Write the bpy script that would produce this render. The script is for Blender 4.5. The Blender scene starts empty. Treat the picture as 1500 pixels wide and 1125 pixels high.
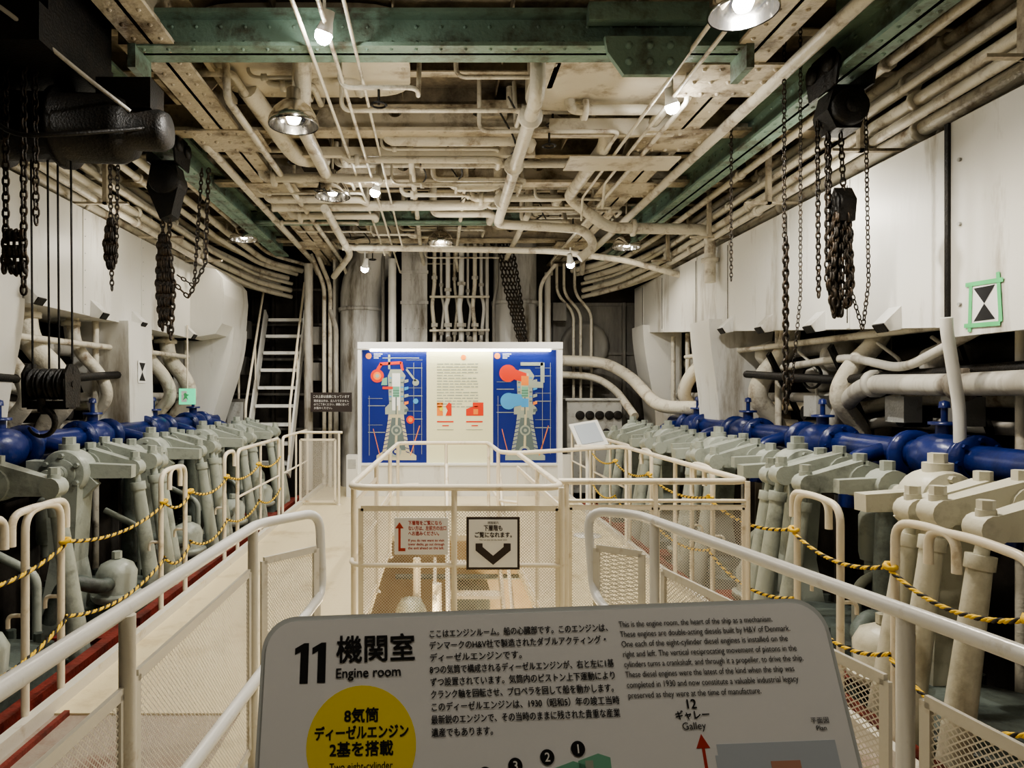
import bpy, bmesh, math, random
from mathutils import Vector, Matrix
random.seed(7)
V=Vector
# ------------------------------------------------------------------ materials
M={}
def nd(nt,t,**k):
    n=nt.nodes.new(t)
    for a,b in k.items(): setattr(n,a,b)
    return n
def paint(key,col,rough=.5,dirt=None,amt=.3,scale=3,bump=.15,metal=0,emit=None,estr=0,streak=False):
    m=bpy.data.materials.new(key); m.use_nodes=True; nt=m.node_tree
    b=nt.nodes['Principled BSDF']; L=nt.links.new
    b.inputs['Base Color'].default_value=(*col,1); b.inputs['Roughness'].default_value=rough
    b.inputs['Metallic'].default_value=metal
    if emit: b.inputs['Emission Color'].default_value=(*emit,1); b.inputs['Emission Strength'].default_value=estr
    if dirt:
        tc=nd(nt,'ShaderNodeTexCoord'); mp=nd(nt,'ShaderNodeMapping')
        L(tc.outputs['Object'],mp.inputs['Vector'])
        if streak: mp.inputs['Scale'].default_value=(1,1,.18)
        n=nd(nt,'ShaderNodeTexNoise'); n.inputs['Scale'].default_value=scale; n.inputs['Detail'].default_value=8; n.inputs['Roughness'].default_value=.68
        L(mp.outputs[0],n.inputs['Vector'])
        r=nd(nt,'ShaderNodeValToRGB'); r.color_ramp.elements[0].position=.62-amt*.5; r.color_ramp.elements[1].position=.72-amt*.12
        r.color_ramp.elements[0].color=(*col,1); r.color_ramp.elements[1].color=(*dirt,1)
        L(n.outputs['Fac'],r.inputs['Fac']); L(r.outputs['Color'],b.inputs['Base Color'])
        n2=nd(nt,'ShaderNodeTexNoise'); n2.inputs['Scale'].default_value=scale*9; n2.inputs['Detail'].default_value=4
        L(mp.outputs[0],n2.inputs['Vector'])
        bp=nd(nt,'ShaderNodeBump'); bp.inputs['Strength'].default_value=bump; bp.inputs['Distance'].default_value=.02
        L(n2.outputs['Fac'],bp.inputs['Height']); L(bp.outputs['Normal'],b.inputs['Normal'])
    M[key]=m; return m
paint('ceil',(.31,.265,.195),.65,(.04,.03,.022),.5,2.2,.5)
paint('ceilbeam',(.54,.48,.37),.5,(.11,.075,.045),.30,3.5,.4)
paint('casing',(.60,.55,.44),.45,(.2,.14,.08),.2,2.5,.2)
paint('pipecream',(.64,.60,.50),.4,(.20,.14,.09),.2,5,.3)
paint('duct',(.70,.69,.65),.42,(.28,.24,.18),.12,2,.1,streak=True)
paint('ductb',(.50,.48,.43),.5,(.14,.11,.08),.24,3,.2,streak=True)
paint('trunk',(.52,.51,.48),.5,(.10,.08,.05),.28,3,.3,streak=True)
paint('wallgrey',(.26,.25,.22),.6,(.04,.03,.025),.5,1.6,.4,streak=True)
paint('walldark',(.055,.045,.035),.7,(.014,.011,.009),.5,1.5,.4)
paint('green',(.19,.28,.225),.5,(.07,.06,.04),.28,4,.3)
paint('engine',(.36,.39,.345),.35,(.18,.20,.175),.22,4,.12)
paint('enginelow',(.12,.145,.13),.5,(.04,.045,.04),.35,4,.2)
paint('enginecream',(.62,.60,.49),.38,(.38,.36,.27),.22,4,.12)
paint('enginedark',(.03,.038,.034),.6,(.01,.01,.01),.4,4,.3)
paint('blue',(.008,.02,.13),.3,(.004,.009,.05),.3,4,.1)
paint('rail',(.78,.71,.57),.33,(.5,.4,.26),.08,6,.05)
paint('railwhite',(.74,.74,.72),.28,(.5,.47,.4),.05,6,.05)
paint('panelframe',(.66,.63,.55),.4,(.45,.38,.28),.08,6,.05)
paint('black',(.008,.0075,.007),.5,(.02,.015,.011),.3,8,.3,metal=.2)
paint('chain',(.022,.018,.014),.45,(.06,.035,.015),.3,20,.3,metal=.4)
paint('red',(.20,.028,.018),.55,(.06,.015,.01),.3,4,.3)
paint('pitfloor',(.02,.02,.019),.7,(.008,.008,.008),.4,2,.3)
paint('platfloor',(.34,.29,.24),.5,(.22,.12,.09),.25,3,.2)
paint('lowerfloor',(.50,.39,.24),.5,(.3,.2,.1),.3,2,.1)
paint('ropey',(.78,.52,.05),.6); paint('ropeb',(.015,.013,.01),.6)
paint('chrome',(.70,.68,.65),.16,metal=1)
paint('bulb',(1,1,1),.5,emit=(1,.97,.9),estr=160)
paint('strip',(1,1,1),.5,emit=(1,.97,.82),estr=17)
paint('bulbdim',(1,1,1),.5,emit=(1,.93,.78),estr=26)
paint('white',(.80,.80,.78),.4); paint('signwhite',(.74,.75,.76),.25); paint('signedge',(.50,.53,.53),.15)
paint('ink',(.012,.012,.014),.5); paint('inkred',(.45,.05,.03),.5); paint('inkbrown',(.04,.028,.024),.5)
paint('yellow',(.82,.66,.01),.5); paint('plangrey',(.45,.50,.56),.5); paint('planred',(.5,.27,.2),.5)
paint('dgreen',(.18,.42,.30),.5); paint('tape',(.12,.55,.22),.5)
paint('posterblue',(.008,.022,.20),.35); paint('postercream',(.80,.78,.52),.5)
paint('pgrey',(.34,.38,.32),.5); paint('pgrey2',(.13,.17,.17),.5); paint('pred',(.70,.05,.02),.5); paint('porange',(.85,.26,.05),.5); paint('plblue',(.08,.34,.66),.5)
paint('pcream2',(.55,.50,.34),.5)
paint('steel',(.42,.42,.40),.4,(.2,.18,.15),.2,6,.2)
paint('exit',(.05,.45,.2),.5,emit=(.1,.8,.4),estr=1.0)
def floor_mat():
    m=paint('floor',(.70,.61,.41),.36,(.45,.35,.2),.16,1.5,.1); nt=m.node_tree; L=nt.links.new
    tc=nd(nt,'ShaderNodeTexCoord'); mp=nd(nt,'ShaderNodeMapping'); mp.inputs['Rotation'].default_value=(0,0,.785); L(tc.outputs['Object'],mp.inputs[0])
    ch=nd(nt,'ShaderNodeTexChecker'); ch.inputs['Scale'].default_value=22; L(mp.outputs[0],ch.inputs['Vector'])
    bp=nd(nt,'ShaderNodeBump'); bp.inputs['Strength'].default_value=.5; bp.inputs['Distance'].default_value=.006
    L(ch.outputs['Fac'],bp.inputs['Height']); L(bp.outputs[0],nt.nodes['Principled BSDF'].inputs['Normal'])
floor_mat()
def wire_mat():
    m=bpy.data.materials.new('wiremesh'); m.use_nodes=True; nt=m.node_tree; L=nt.links.new
    b=nt.nodes['Principled BSDF']; b.inputs['Base Color'].default_value=(.66,.62,.54,1); b.inputs['Roughness'].default_value=.45
    tc=nd(nt,'ShaderNodeTexCoord'); sp=nd(nt,'ShaderNodeSeparateXYZ'); L(tc.outputs['Object'],sp.inputs[0])
    def mt(op,a,bv):
        n=nd(nt,'ShaderNodeMath',operation=op)
        for i,x in enumerate((a,bv)):
            if isinstance(x,(int,float)): n.inputs[i].default_value=x
            elif x is not None: L(x,n.inputs[i])
        return n.outputs[0]
    h=mt('ADD',sp.outputs[0],sp.outputs[1]); s=.0175
    a=mt('FRACT',mt('DIVIDE',mt('ADD',h,sp.outputs[2]),s),None)
    c=mt('FRACT',mt('DIVIDE',mt('SUBTRACT',h,sp.outputs[2]),s),None)
    w=mt('MAXIMUM',mt('LESS_THAN',a,.26),mt('LESS_THAN',c,.26))
    L(w,b.inputs['Alpha']); M['wiremesh']=m
wire_mat()
# ------------------------------------------------------------------ mesh builder
def fillet(pts,r,seg=6):
    pts=[V(p) for p in pts]; out=[pts[0]]
    for i in range(1,len(pts)-1):
        a,b,c=pts[i-1],pts[i],pts[i+1]; d1=(a-b); d2=(c-b)
        k=min(r,d1.length*.49,d2.length*.49)
        p=b+d1.normalized()*k; q=b+d2.normalized()*k
        for j in range(seg+1):
            t=j/seg; out.append(p*(1-t)**2+b*2*t*(1-t)+q*t*t)
    out.append(pts[-1]); return out
class B:
    def __init__(s,name): s.name=name; s.v=[];s.f=[];s.m=[];s.s=[];s.slots=[]
    def mi(s,k):
        if k not in s.slots: s.slots.append(k)
        return s.slots.index(k)
    def add(s,vs,fs,mat,smooth=False):
        o=len(s.v); s.v+= [tuple(v) for v in vs]; mi=s.mi(mat)
        for f in fs: s.f.append([i+o for i in f]); s.m.append(mi); s.s.append(smooth)
    def box(s,c,d,mat,rot=None):
        c=V(c); x,y,z=[k/2 for k in d]
        vs=[V((a*x,b*y,e*z)) for e in(-1,1) for b in(-1,1) for a in(-1,1)]
        if rot is not None: vs=[rot@v for v in vs]
        s.add([v+c for v in vs],[(0,2,3,1),(4,5,7,6),(0,1,5,4),(2,6,7,3),(0,4,6,2),(1,3,7,5)],mat)
    def bb(s,x0,x1,y0,y1,z0,z1,mat): s.box(((x0+x1)/2,(y0+y1)/2,(z0+z1)/2),(abs(x1-x0),abs(y1-y0),abs(z1-z0)),mat)
    def beam(s,p0,p1,w,h,mat,w1=None,h1=None,up=(0,0,1)):
        p0=V(p0);p1=V(p1);w1=w1 or w;h1=h1 or h
        d=(p1-p0).normalized(); u=V(up); sd=d.cross(u)
        if sd.length<.01: sd=d.cross(V((0,1,0)))
        sd.normalize(); u=sd.cross(d)
        vs=[]
        for p,a,b in((p0,w,h),(p1,w1,h1)):
            for i,j in((-1,-1),(1,-1),(1,1),(-1,1)): vs.append(p+sd*i*a/2+u*j*b/2)
        s.add(vs,[(0,1,2,3),(7,6,5,4),(0,4,5,1),(1,5,6,2),(2,6,7,3),(3,7,4,0)],mat)
    def tube(s,pts,r,mat,n=10,fil=0,closed=False,cap=True,r1=None):
        pts=fillet(pts,fil) if fil else [V(p) for p in pts]
        q=[pts[0]]
        for p in pts[1:]:
            if (p-q[-1]).length>1e-5: q.append(p)
        pts=q; N=len(pts); vs=[]; prev=None
        for i,p in enumerate(pts):
            if closed: t=pts[(i+1)%N]-pts[i-1]
            else: t=pts[min(i+1,N-1)]-pts[max(i-1,0)]
            t.normalize()
            if prev is None:
                a=V((0,0,1)) if abs(t.z)<.9 else V((1,0,0)); u=(a-t*a.dot(t)).normalized()
            else: u=(prev-t*prev.dot(t)); u.normalize()
            prev=u; w=t.cross(u); rr=r if r1 is None else r+(r1-r)*i/(N-1)
            for j in range(n):
                a=2*math.pi*j/n; vs.append(p+u*math.cos(a)*rr+w*math.sin(a)*rr)
        fs=[]
        R=N if closed else N-1
        for i in range(R):
            k=(i+1)%N
            for j in range(n): fs.append((i*n+j,i*n+(j+1)%n,k*n+(j+1)%n,k*n+j))
        s.add(vs,fs,mat,True)
        if cap and not closed: s.add(vs[:n],[tuple(range(n))],mat); s.add(vs[-n:],[tuple(range(n))],mat)
    def lathe(s,o,ax,prof,mat,n=16,smooth=True):
        o=V(o);ax=V(ax).normalized(); a=V((0,0,1)) if abs(ax.z)<.9 else V((1,0,0)); u=(a-ax*a.dot(ax)).normalized(); w=ax.cross(u)
        vs=[]
        for r,h in prof:
            for j in range(n):
                t=2*math.pi*(j+.5)/n; vs.append(o+ax*h+(u*math.cos(t)+w*math.sin(t))*max(r,1e-4))
        fs=[(i*n+j,i*n+(j+1)%n,(i+1)*n+(j+1)%n,(i+1)*n+j) for i in range(len(prof)-1) for j in range(n)]
        s.add(vs,fs,mat,smooth)
    def cyl(s,p0,p1,r,mat,n=14,r1=None,smooth=True):
        p0=V(p0);p1=V(p1);h=(p1-p0).length; r1=r if r1 is None else r1
        s.lathe(p0,p1-p0,[(0,0),(r,0)],mat,n,False); s.lathe(p0,p1-p0,[(r,0),(r1,h)],mat,n,smooth); s.lathe(p0,p1-p0,[(r1,h),(0,h)],mat,n,False)
    def hex(s,c,ax,r,h,mat):
        c=V(c);ax=V(ax).normalized(); s.cyl(c,c+ax*h,r,mat,6,smooth=False)
    def prism(s,poly,axis,a,b,mat,smooth=False):
        def P(p,t):
            return {'x':(t,p[0],p[1]),'y':(p[0],t,p[1]),'z':(p[0],p[1],t)}[axis]
        n=len(poly); vs=[P(p,a) for p in poly]+[P(p,b) for p in poly]
        s.add(vs,[tuple(range(n)),tuple(range(2*n-1,n-1,-1))],mat)
        s.add(vs,[(i,(i+1)%n,n+(i+1)%n,n+i) for i in range(n)],mat,smooth)
    def rivets(s,p0,p1,step,r,nrm,mat):
        p0=V(p0);p1=V(p1);L=(p1-p0).length;k=int(L/step)
        for i in range(k+1):
            s.lathe(p0+(p1-p0)*((i+.5)/(k+1)),nrm,[(r,0),(r*.7,r*.6),(0,r*.8)],mat,6)
    def webholes(s,x0,x1,z0,z1,y,mat,hr,cell,t=.012):
        n=int((x1-x0)/cell); cw=(x1-x0)/n; zc=(z0+z1)/2
        for i in range(n):
            cx=x0+cw*(i+.5)
            if i%2: s.bb(cx-cw/2,cx+cw/2,y-t/2,y+t/2,z0,z1,mat); continue
            out=[];inn=[]
            K=16
            for j in range(K):
                a=2*math.pi*j/K; c_,s_=math.cos(a),math.sin(a)
                k=1/max(abs(c_),abs(s_)); out.append((cx+c_*k*cw/2,zc+s_*k*(z1-z0)/2)); inn.append((cx+c_*hr,zc+s_*hr))
            for yy in(y-t/2,y+t/2):
                vs=[(p[0],yy,p[1]) for p in out+inn]
                s.add(vs,[(j,(j+1)%K,K+(j+1)%K,K+j) for j in range(K)],mat)
            s.lathe((cx,y-t/2-.006,zc),(0,1,0),[(hr,0),(hr,t+.012)],mat,16)
    def done(s,parent=None,bevel=0):
        me=bpy.data.meshes.new(s.name); me.from_pydata(s.v,[],s.f)
        for k in s.slots: me.materials.append(M[k])
        me.polygons.foreach_set('material_index',s.m); me.polygons.foreach_set('use_smooth',s.s)
        bm=bmesh.new(); bm.from_mesh(me); bmesh.ops.recalc_face_normals(bm,faces=bm.faces); bm.to_mesh(me); bm.free()
        ob=bpy.data.objects.new(s.name,me); bpy.context.collection.objects.link(ob)
        if parent: ob.parent=parent
        if bevel:
            md=ob.modifiers.new('bevel','BEVEL'); md.width=bevel; md.segments=2; md.limit_method='ANGLE'; md.angle_limit=math.radians(50)
        return ob
def empty(name,mat=None):
    e=bpy.data.objects.new(name,None); bpy.context.collection.objects.link(e)
    if mat is not None: e.matrix_world=mat
    e.empty_display_size=.1
    return e
def text(parent,name,s,loc,size,mat,align='LEFT',width=None,bold=0,sp=1.0):
    cu=bpy.data.curves.new(name,'FONT'); cu.body=s; cu.size=1; cu.align_x=align; cu.space_line=sp; cu.resolution_u=4
    ob=bpy.data.objects.new(name,cu); bpy.context.collection.objects.link(ob)
    cu.materials.append(M[mat]); sx=size
    if width:
        bpy.context.view_layer.update(); w=ob.dimensions.x
        if w>0: sx=width/w
    obs=[(ob,0,0)]
    if bold:
        for dx,dy in((bold,0),(0,bold),(bold,bold)):
            o2=bpy.data.objects.new(name+'_stroke',cu); bpy.context.collection.objects.link(o2); obs.append((o2,dx,dy))
    for k,(o,dx,dy) in enumerate(obs):
        o.scale=(sx,size,1); o.parent=parent; o.location=(loc[0]+dx,loc[1]+dy,loc[2]+k*.00004)
    return ob
# ------------------------------------------------------------------ room shell
XW=4.3; YB=11.9; YF=-2.0; ZC=4.2
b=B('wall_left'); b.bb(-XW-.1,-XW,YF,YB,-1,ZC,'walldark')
for y in [y*.9 for y in range(-1,14)]: b.bb(-XW,-XW+.1,y,y+.02,-1,ZC,'wallgrey')
b.done()
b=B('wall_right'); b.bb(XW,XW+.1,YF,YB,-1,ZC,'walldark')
for y in [y*.9 for y in range(-1,14)]: b.bb(XW-.1,XW,y,y+.02,-1,ZC,'wallgrey')
b.done()
b=B('wall_rear'); b.bb(-XW-.1,XW+.1,YF-.1,YF,-1,ZC,'wallgrey'); b.done()
b=B('wall_front')
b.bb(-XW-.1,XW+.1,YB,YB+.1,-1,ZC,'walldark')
b.bb(1.8,4.2,YB-.06,YB,0,3.1,'wallgrey')
for z in (1.1,2.2,3.05): b.bb(1.8,4.2,YB-.1,YB-.06,z,z+.05,'wallgrey')
for x in (2.0,3.2,3.9): b.bb(x,x+.05,YB-.14,YB-.06,0,3.1,'wallgrey')
b.lathe((2.55,YB-.08,2.35),(0,-1,0),[(.42,0),(.42,.06),(.34,.09),(.3,.05),(.0,.05)],'wallgrey',24)
for j in range(16):
    a=j*math.pi/8; b.lathe((2.55+.38*math.cos(a),YB-.14,2.35+.38*math.sin(a)),(0,-1,0),[(.016,0),(.01,.012),(0,.014)],'wallgrey',6)
for x in (-4.0,-3.6,-3.2,-2.85,-2.45,-1.95): b.bb(x,x+.04,YB-.12,YB,0.2,4.1,'walldark')
for z in (.9,1.5,2.1,2.7,3.3): b.bb(-4.2,-1.8,YB-.14,YB-.1,z,z+.04,'wallgrey')
b.bb(-1.75,1.85,YB-.05,YB,0,1.1,'wallgrey')
b.done()
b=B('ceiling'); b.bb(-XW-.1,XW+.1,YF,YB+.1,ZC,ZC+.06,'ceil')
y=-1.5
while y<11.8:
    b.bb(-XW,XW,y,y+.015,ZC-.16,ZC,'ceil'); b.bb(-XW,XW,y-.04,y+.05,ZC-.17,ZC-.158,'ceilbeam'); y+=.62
for x in (-3.6,-3.0,-1.1,-.3,.5,1.3,3.1,3.7):
    b.bb(x,x+.012,YF,YB,ZC-.1,ZC,'ceil')
b.done()
b=B('floor')
b.bb(-.95,-.48,YF,3.3,-.06,0,'floor'); b.bb(-1.85,-.95,YF,3.3,-.08,-.01,'platfloor'); b.bb(-1.85,-.48,3.3,YB,-.06,0,'floor')
b.bb(.72,1.3,YF,3.8,-.06,0,'floor'); b.bb(1.3,1.9,YF,3.8,-.08,-.01,'platfloor'); b.bb(.72,1.9,3.8,YB,-.06,0,'floor')
for y0 in(.2,1.3,2.4):
    b.bb(-1.8,-1.0,y0,y0+.025,-.01,.015,'red'); b.bb(-1.8,-1.775,y0,y0+.9,-.01,.015,'red'); b.bb(1.35,1.85,y0,y0+.025,-.01,.015,'red')
b.bb(-.48,.72,YF,3.95,-.06,0,'floor'); b.bb(-.48,.72,7.4,YB,-.06,0,'floor')
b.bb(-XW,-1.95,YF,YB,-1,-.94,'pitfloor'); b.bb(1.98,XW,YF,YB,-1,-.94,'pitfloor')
b.bb(-.9,1.2,3.3,8.3,-2.5,-2.4,'lowerfloor')
b.bb(-.9,-.85,3.3,8.3,-2.4,-.1,'lowerfloor'); b.bb(1.15,1.2,3.3,8.3,-2.4,-.1,'lowerfloor'); b.bb(-.9,1.2,8.25,8.3,-2.4,-.1,'lowerfloor'); b.bb(-.9,1.2,3.3,3.35,-2.4,-.1,'lowerfloor')
for s,x in((-1,-1.85),(1,1.9)):
    b.bb(x,x+s*.05,YF,YB,-.2,.06,'panelframe'); b.bb(x+s*.05,x+s*.14,YF,YB,-.95,-.02,'red')
b.done()
# ------------------------------------------------------------------ ceiling structure
def ibeam(b,axis,c,z0,z1,a0,a1,w,mat,t=.025,riv=True):
    if axis=='y':
        b.bb(c-w/2,c+w/2,a0,a1,z0,z0+t,mat); b.bb(c-w/2,c+w/2,a0,a1,z1-t,z1,mat); b.bb(c-t/2,c+t/2,a0,a1,z0,z1,mat)
        if riv:
            for sx in(-1,1): b.rivets((c+sx*w*.3,a0,z0),(c+sx*w*.3,a1,z0),.16,.016,(0,0,-1),mat)
            for zz in(z0+.07,z1-.07):
                for sx in(-1,1): b.rivets((c+sx*t/2,a0,zz),(c+sx*t/2,a1,zz),.16,.016,(sx,0,0),mat)
    else:
        b.bb(a0,a1,c-w/2,c+w/2,z0,z0+t,mat); b.bb(a0,a1,c-w/2,c+w/2,z1-t,z1,mat); b.bb(a0,a1,c-t/2,c+t/2,z0,z1,mat)
        if riv:
            b.rivets((a0,c-w*.3,z0),(a1,c-w*.3,z0),.16,.014,(0,0,-1),mat)
            for zz in(z0+.07,z1-.07): b.rivets((a0,c-t/2,zz),(a1,c-t/2,zz),.16,.014,(0,-1,0),mat)
b=B('crane_rail_beam'); ibeam(b,'y',-2.4,3.66,3.9,1,10.6,.2,'green')
for y in (2,4.4,6.8,9.2): b.bb(-2.46,-2.34,y,y+.15,3.9,4.2,'green')
b.done()
b=B('crane_rail_beam'); ibeam(b,'y',2.72,3.66,3.92,1,11,.2,'green')
for y in (2,4.4,6.8,9.2): b.bb(2.66,2.78,y,y+.15,3.92,4.2,'green')
b.done()
b=B('overhead_cross_beam'); ibeam(b,'x',4.42,3.74,3.98,-1.95,2.0,.22,'green')
b.prism([(1.05,3.78),(1.6,3.78),(1.58,3.68),(1.48,3.54),(1.17,3.54),(1.07,3.68)],'y',4.27,4.31,'green')
for x in(1.2,1.33,1.46): 
    for z in (3.62,3.72): b.lathe((x,4.27,z),(0,-1,0),[(.025,0),(.02,.02),(0,.025)],'green',8)
b.bb(.95,1.7,4.26,4.34,3.88,3.99,'green')
b.bb(-1.95,-1.9,4.3,4.54,3.6,4.0,'green'); b.bb(1.95,2.0,4.3,4.54,3.6,4.0,'green')
b.done()
b=B('deck_girder_frame')
ibeam(b,'y',-1.8,3.75,4.2,1.0,YB,.28,'ceilbeam'); ibeam(b,'y',2.05,3.75,4.2,1.0,YB,.28,'ceilbeam')
for yy,x0,x1 in((2.9,-4.2,4.2),(5.95,-4.2,4.2),(7.4,-4.2,4.2),(10.2,-4.2,4.2)):
    b.webholes(x0,x1,3.83,4.2,yy,'ceilbeam',.07,.36); b.bb(x0,x1,yy-.09,yy+.09,3.80,3.83,'ceilbeam')
    b.rivets((x0,yy-.05,3.80),(x1,yy-.05,3.80),.14,.014,(0,0,-1),'ceilbeam')
for x,y in ((-1.8,5.95),(2.05,5.95),(-1.8,7.4),(2.05,7.4),(2.05,4.8),(-1.8,10.2),(2.05,10.2)):
    b.bb(x-.3,x+.3,y-.25,y+.25,3.735,3.75,'ceilbeam')
    for dx in(-.24,-.12,0,.12,.24):
        for dy in(-.19,0,.19): b.lathe((x+dx,y+dy,3.735),(0,0,-1),[(.02,0),(.014,.014),(0,.018)],'ceilbeam',6)
for y in (4.0,5.2,6.6,8.1,9.5):
    for x,s in((-1.8,1),(2.05,-1),(-1.8,-1),(2.05,1)):
        b.prism([(x,4.19),(x+s*.4,4.19),(x+s*.03,3.8),(x,3.8)],'y',y,y+.012,'ceilbeam')
b.done()
b=B('overhead_cross_beam'); ibeam(b,'x',8.8,3.72,3.9,-2.4,1.2,.16,'green'); b.done()
b=B('ceiling_casing')
def casing(cx,cy,wx,wy,z0,z1):
    poly=[]
    for k in range(28):
        a=2*math.pi*k/28; c_,s_=math.cos(a),math.sin(a)
        poly.append((cx+math.copysign(abs(c_)**.4,c_)*wx/2,cy+math.copysign(abs(s_)**.5,s_)*wy/2))
    b.prism(poly,'z',z0,z1,'casing',True)
    for k in range(28):
        if k%2==0: p=poly[k]; b.lathe((cx+(p[0]-cx)*.93,cy+(p[1]-cy)*.9,z0),(0,0,-1),[(.018,0),(.01,.014),(0,.016)],'casing',6)
casing(-.95,5.1,1.5,1.0,3.97,4.18); casing(1.35,5.25,1.3,.9,3.90,4.18); casing(.3,6.7,1.2,.8,4.0,4.18); casing(-1.0,3.6,1.2,.9,4.0,4.18); casing(.9,3.5,.9,.9,4.0,4.18)
b.bb(.95,2.0,5.75,5.8,3.72,3.86,'casing')
b.bb(-1.3,.9,6.25,6.32,3.72,3.80,'casing')
b.bb(1.2,2.2,6.15,6.5,3.66,3.68,'casing')
b.done()
# ------------------------------------------------------------------ ceiling pipes
b=B('ceiling_pipework')
pc='pipecream'
def flange(p,ax,r): b.lathe(V(p)-V(ax)*.02,ax,[(0,0),(r,0),(r,.04),(0,.04)],pc,14)
b.tube([(.70,4.7,4.1),(.70,4.75,3.62),(.72,8.1,3.55),(1.75,8.15,3.50),(1.9,8.15,3.3),(1.7,8.15,3.15)],.055,pc,12,.12)
for y in(5.1,6.2,7.3): flange((.70,y,3.61),(0,1,0),.09)
b.tube([(1.5,6.0,4.1),(1.5,6.05,3.75),(1.5,7.8,3.78),(2.0,8.0,3.48),(3.2,8.0,3.46),(3.2,8.0,2.84)],.065,pc,12,.15)
flange((2.3,8.0,3.48),(1,0,0),.1); flange((3.2,8,3.1),(0,0,1),.1)
b.tube([(.2,7.2,3.72),(.65,7.2,3.72),(.65,7.2,4.1)],.05,pc,12,.1)
b.tube([(-.15,6.6,3.75),(1.8,6.6,3.76),(1.9,6.6,4.1)],.035,pc,10,.1)
b.tube([(-1.9,7.9,3.7),(.6,7.9,3.72),(.6,7.9,4.1)],.06,pc,12,.12)
b.tube([(-1.3,9.4,3.55),(1.6,9.4,3.5),(2.6,9.35,3.36),(3.5,9.3,3.1)],.045,pc,10,.2)
b.tube([(-1.25,7.6,3.6),(-1.25,9.9,3.55),(-1.6,10.6,3.35)],.05,pc,10,.2)
b.tube([(-.9,4.6,3.9),(-1.1,5.6,3.72),(-1.1,7.0,3.72)],.06,pc,12,.15)
b.tube([(-1.5,5.4,3.95),(-1.3,6.3,3.72),(-1.15,6.9,3.9)],.08,pc,12,.2)
for x,z,r,y0,y1 in((-.65,3.7,.014,2.5,10.8),(-.80,3.72,.014,2.5,9.5),(-.52,3.74,.012,3.5,9),(-.25,3.8,.03,6.2,11),(1.72,3.72,.014,2.0,7),(1.60,3.72,.014,2.0,7.5),(1.85,3.7,.02,5,11),(-1.55,3.72,.03,5,11),(-2.05,3.75,.04,6,11.2),(2.35,3.72,.045,3,11),(.3,3.76,.025,7,11),(1.1,3.7,.04,8.2,11.2)):
    b.tube([(x,y0,z+.35),(x,y0+.05,z),(x,y1,z-.03),(x+.05,y1+.3,z-.2)],r,pc,8,.05)
for i in range(60):
    y=4.6+random.random()*6.8; x0=random.uniform(-2.3,1.4); x1=x0+random.uniform(.3,1.6); z=random.uniform(3.66,4.02); r=random.choice([.014,.018,.025,.03,.045])
    b.tube([(x0,y,4.15),(x0,y,z),(x1,y,z),(x1,y+random.uniform(.1,.5),z),(x1,y+.5,4.15)],r,pc,8,.08)
    if i%3==0: b.lathe((x0+.1,y,z),(1,0,0),[(r,0),(r*1.9,0),(r*1.9,.04),(r,.04)],pc,10)
    if i%4==0:
        b.lathe(((x0+x1)/2,y,z-.12),(0,0,1),[(.05,-.008),(.062,0),(.05,.008),(.04,0),(.05,-.008)],'black',12); b.cyl(((x0+x1)/2,y,z),((x0+x1)/2,y,z-.12),.01,'black',6)
for i in range(26):
    x=random.uniform(-2.2,2.2); y=random.uniform(4.6,10.5); L=random.uniform(.3,.9)
    if i%2: b.bb(x,x+.04,y,y+L,3.9,3.94,'ceilbeam')
    else: b.box((x,y,3.98),(.25,.16,.14),'ceilbeam' if i%4 else 'walldark')
for i in range(14):
    x=random.uniform(-1.7,1.9); y=random.uniform(5,10); b.tube([(x,y,3.9),(x+.2,y+.3,3.72),(x+.1,y+.8,3.75),(x+.4,y+1.3,3.95)],.008,'black',6,.2)
b.done()
for s in(-1,1):
    b=B('wall_pipe_bundle')
    X0=3.2
    for i,(dx,z,r) in enumerate([(0,3.36,.035),(.02,3.47,.045),(-.02,3.58,.03),(.1,3.67,.05),(-.15,3.74,.035),(-.3,3.8,.045),(.3,3.42,.06),(.35,3.6,.06),(.5,3.75,.05),(-.42,3.9,.03),(.2,3.85,.04),(.55,3.5,.05)]):
        x=s*(X0+dx); off=random.uniform(-.05,.05)
        b.tube([(x,.2,z+.12),(x,6.5,z),(x-s*.0,9.6+off*4,z-.04),(x-s*(.3+dx*.5),10.9+off*3,z-.14),(x-s*(.75+dx*.4),11.5,z-.2)],r,pc,10,.3)
        for k in range(4):
            y=2.5+k*2+random.random(); b.lathe((x,y,z+.12*(1-y/6.5 if y<6.5 else 0)),(0,1,0),[(r,-.02),(r*1.5,-.02),(r*1.5,.02),(r,.02)],pc,10)
    for y in(2.2,3.6,5,6.4,7.8,9.2): b.bb(s*3.12-.02,s*3.12+.02,y,y+.05,3.32,4.2,'ceilbeam'); b.bb(s*2.9,s*3.9,y,y+.04,3.32,3.34,'ceilbeam')
    b.done()
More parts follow.
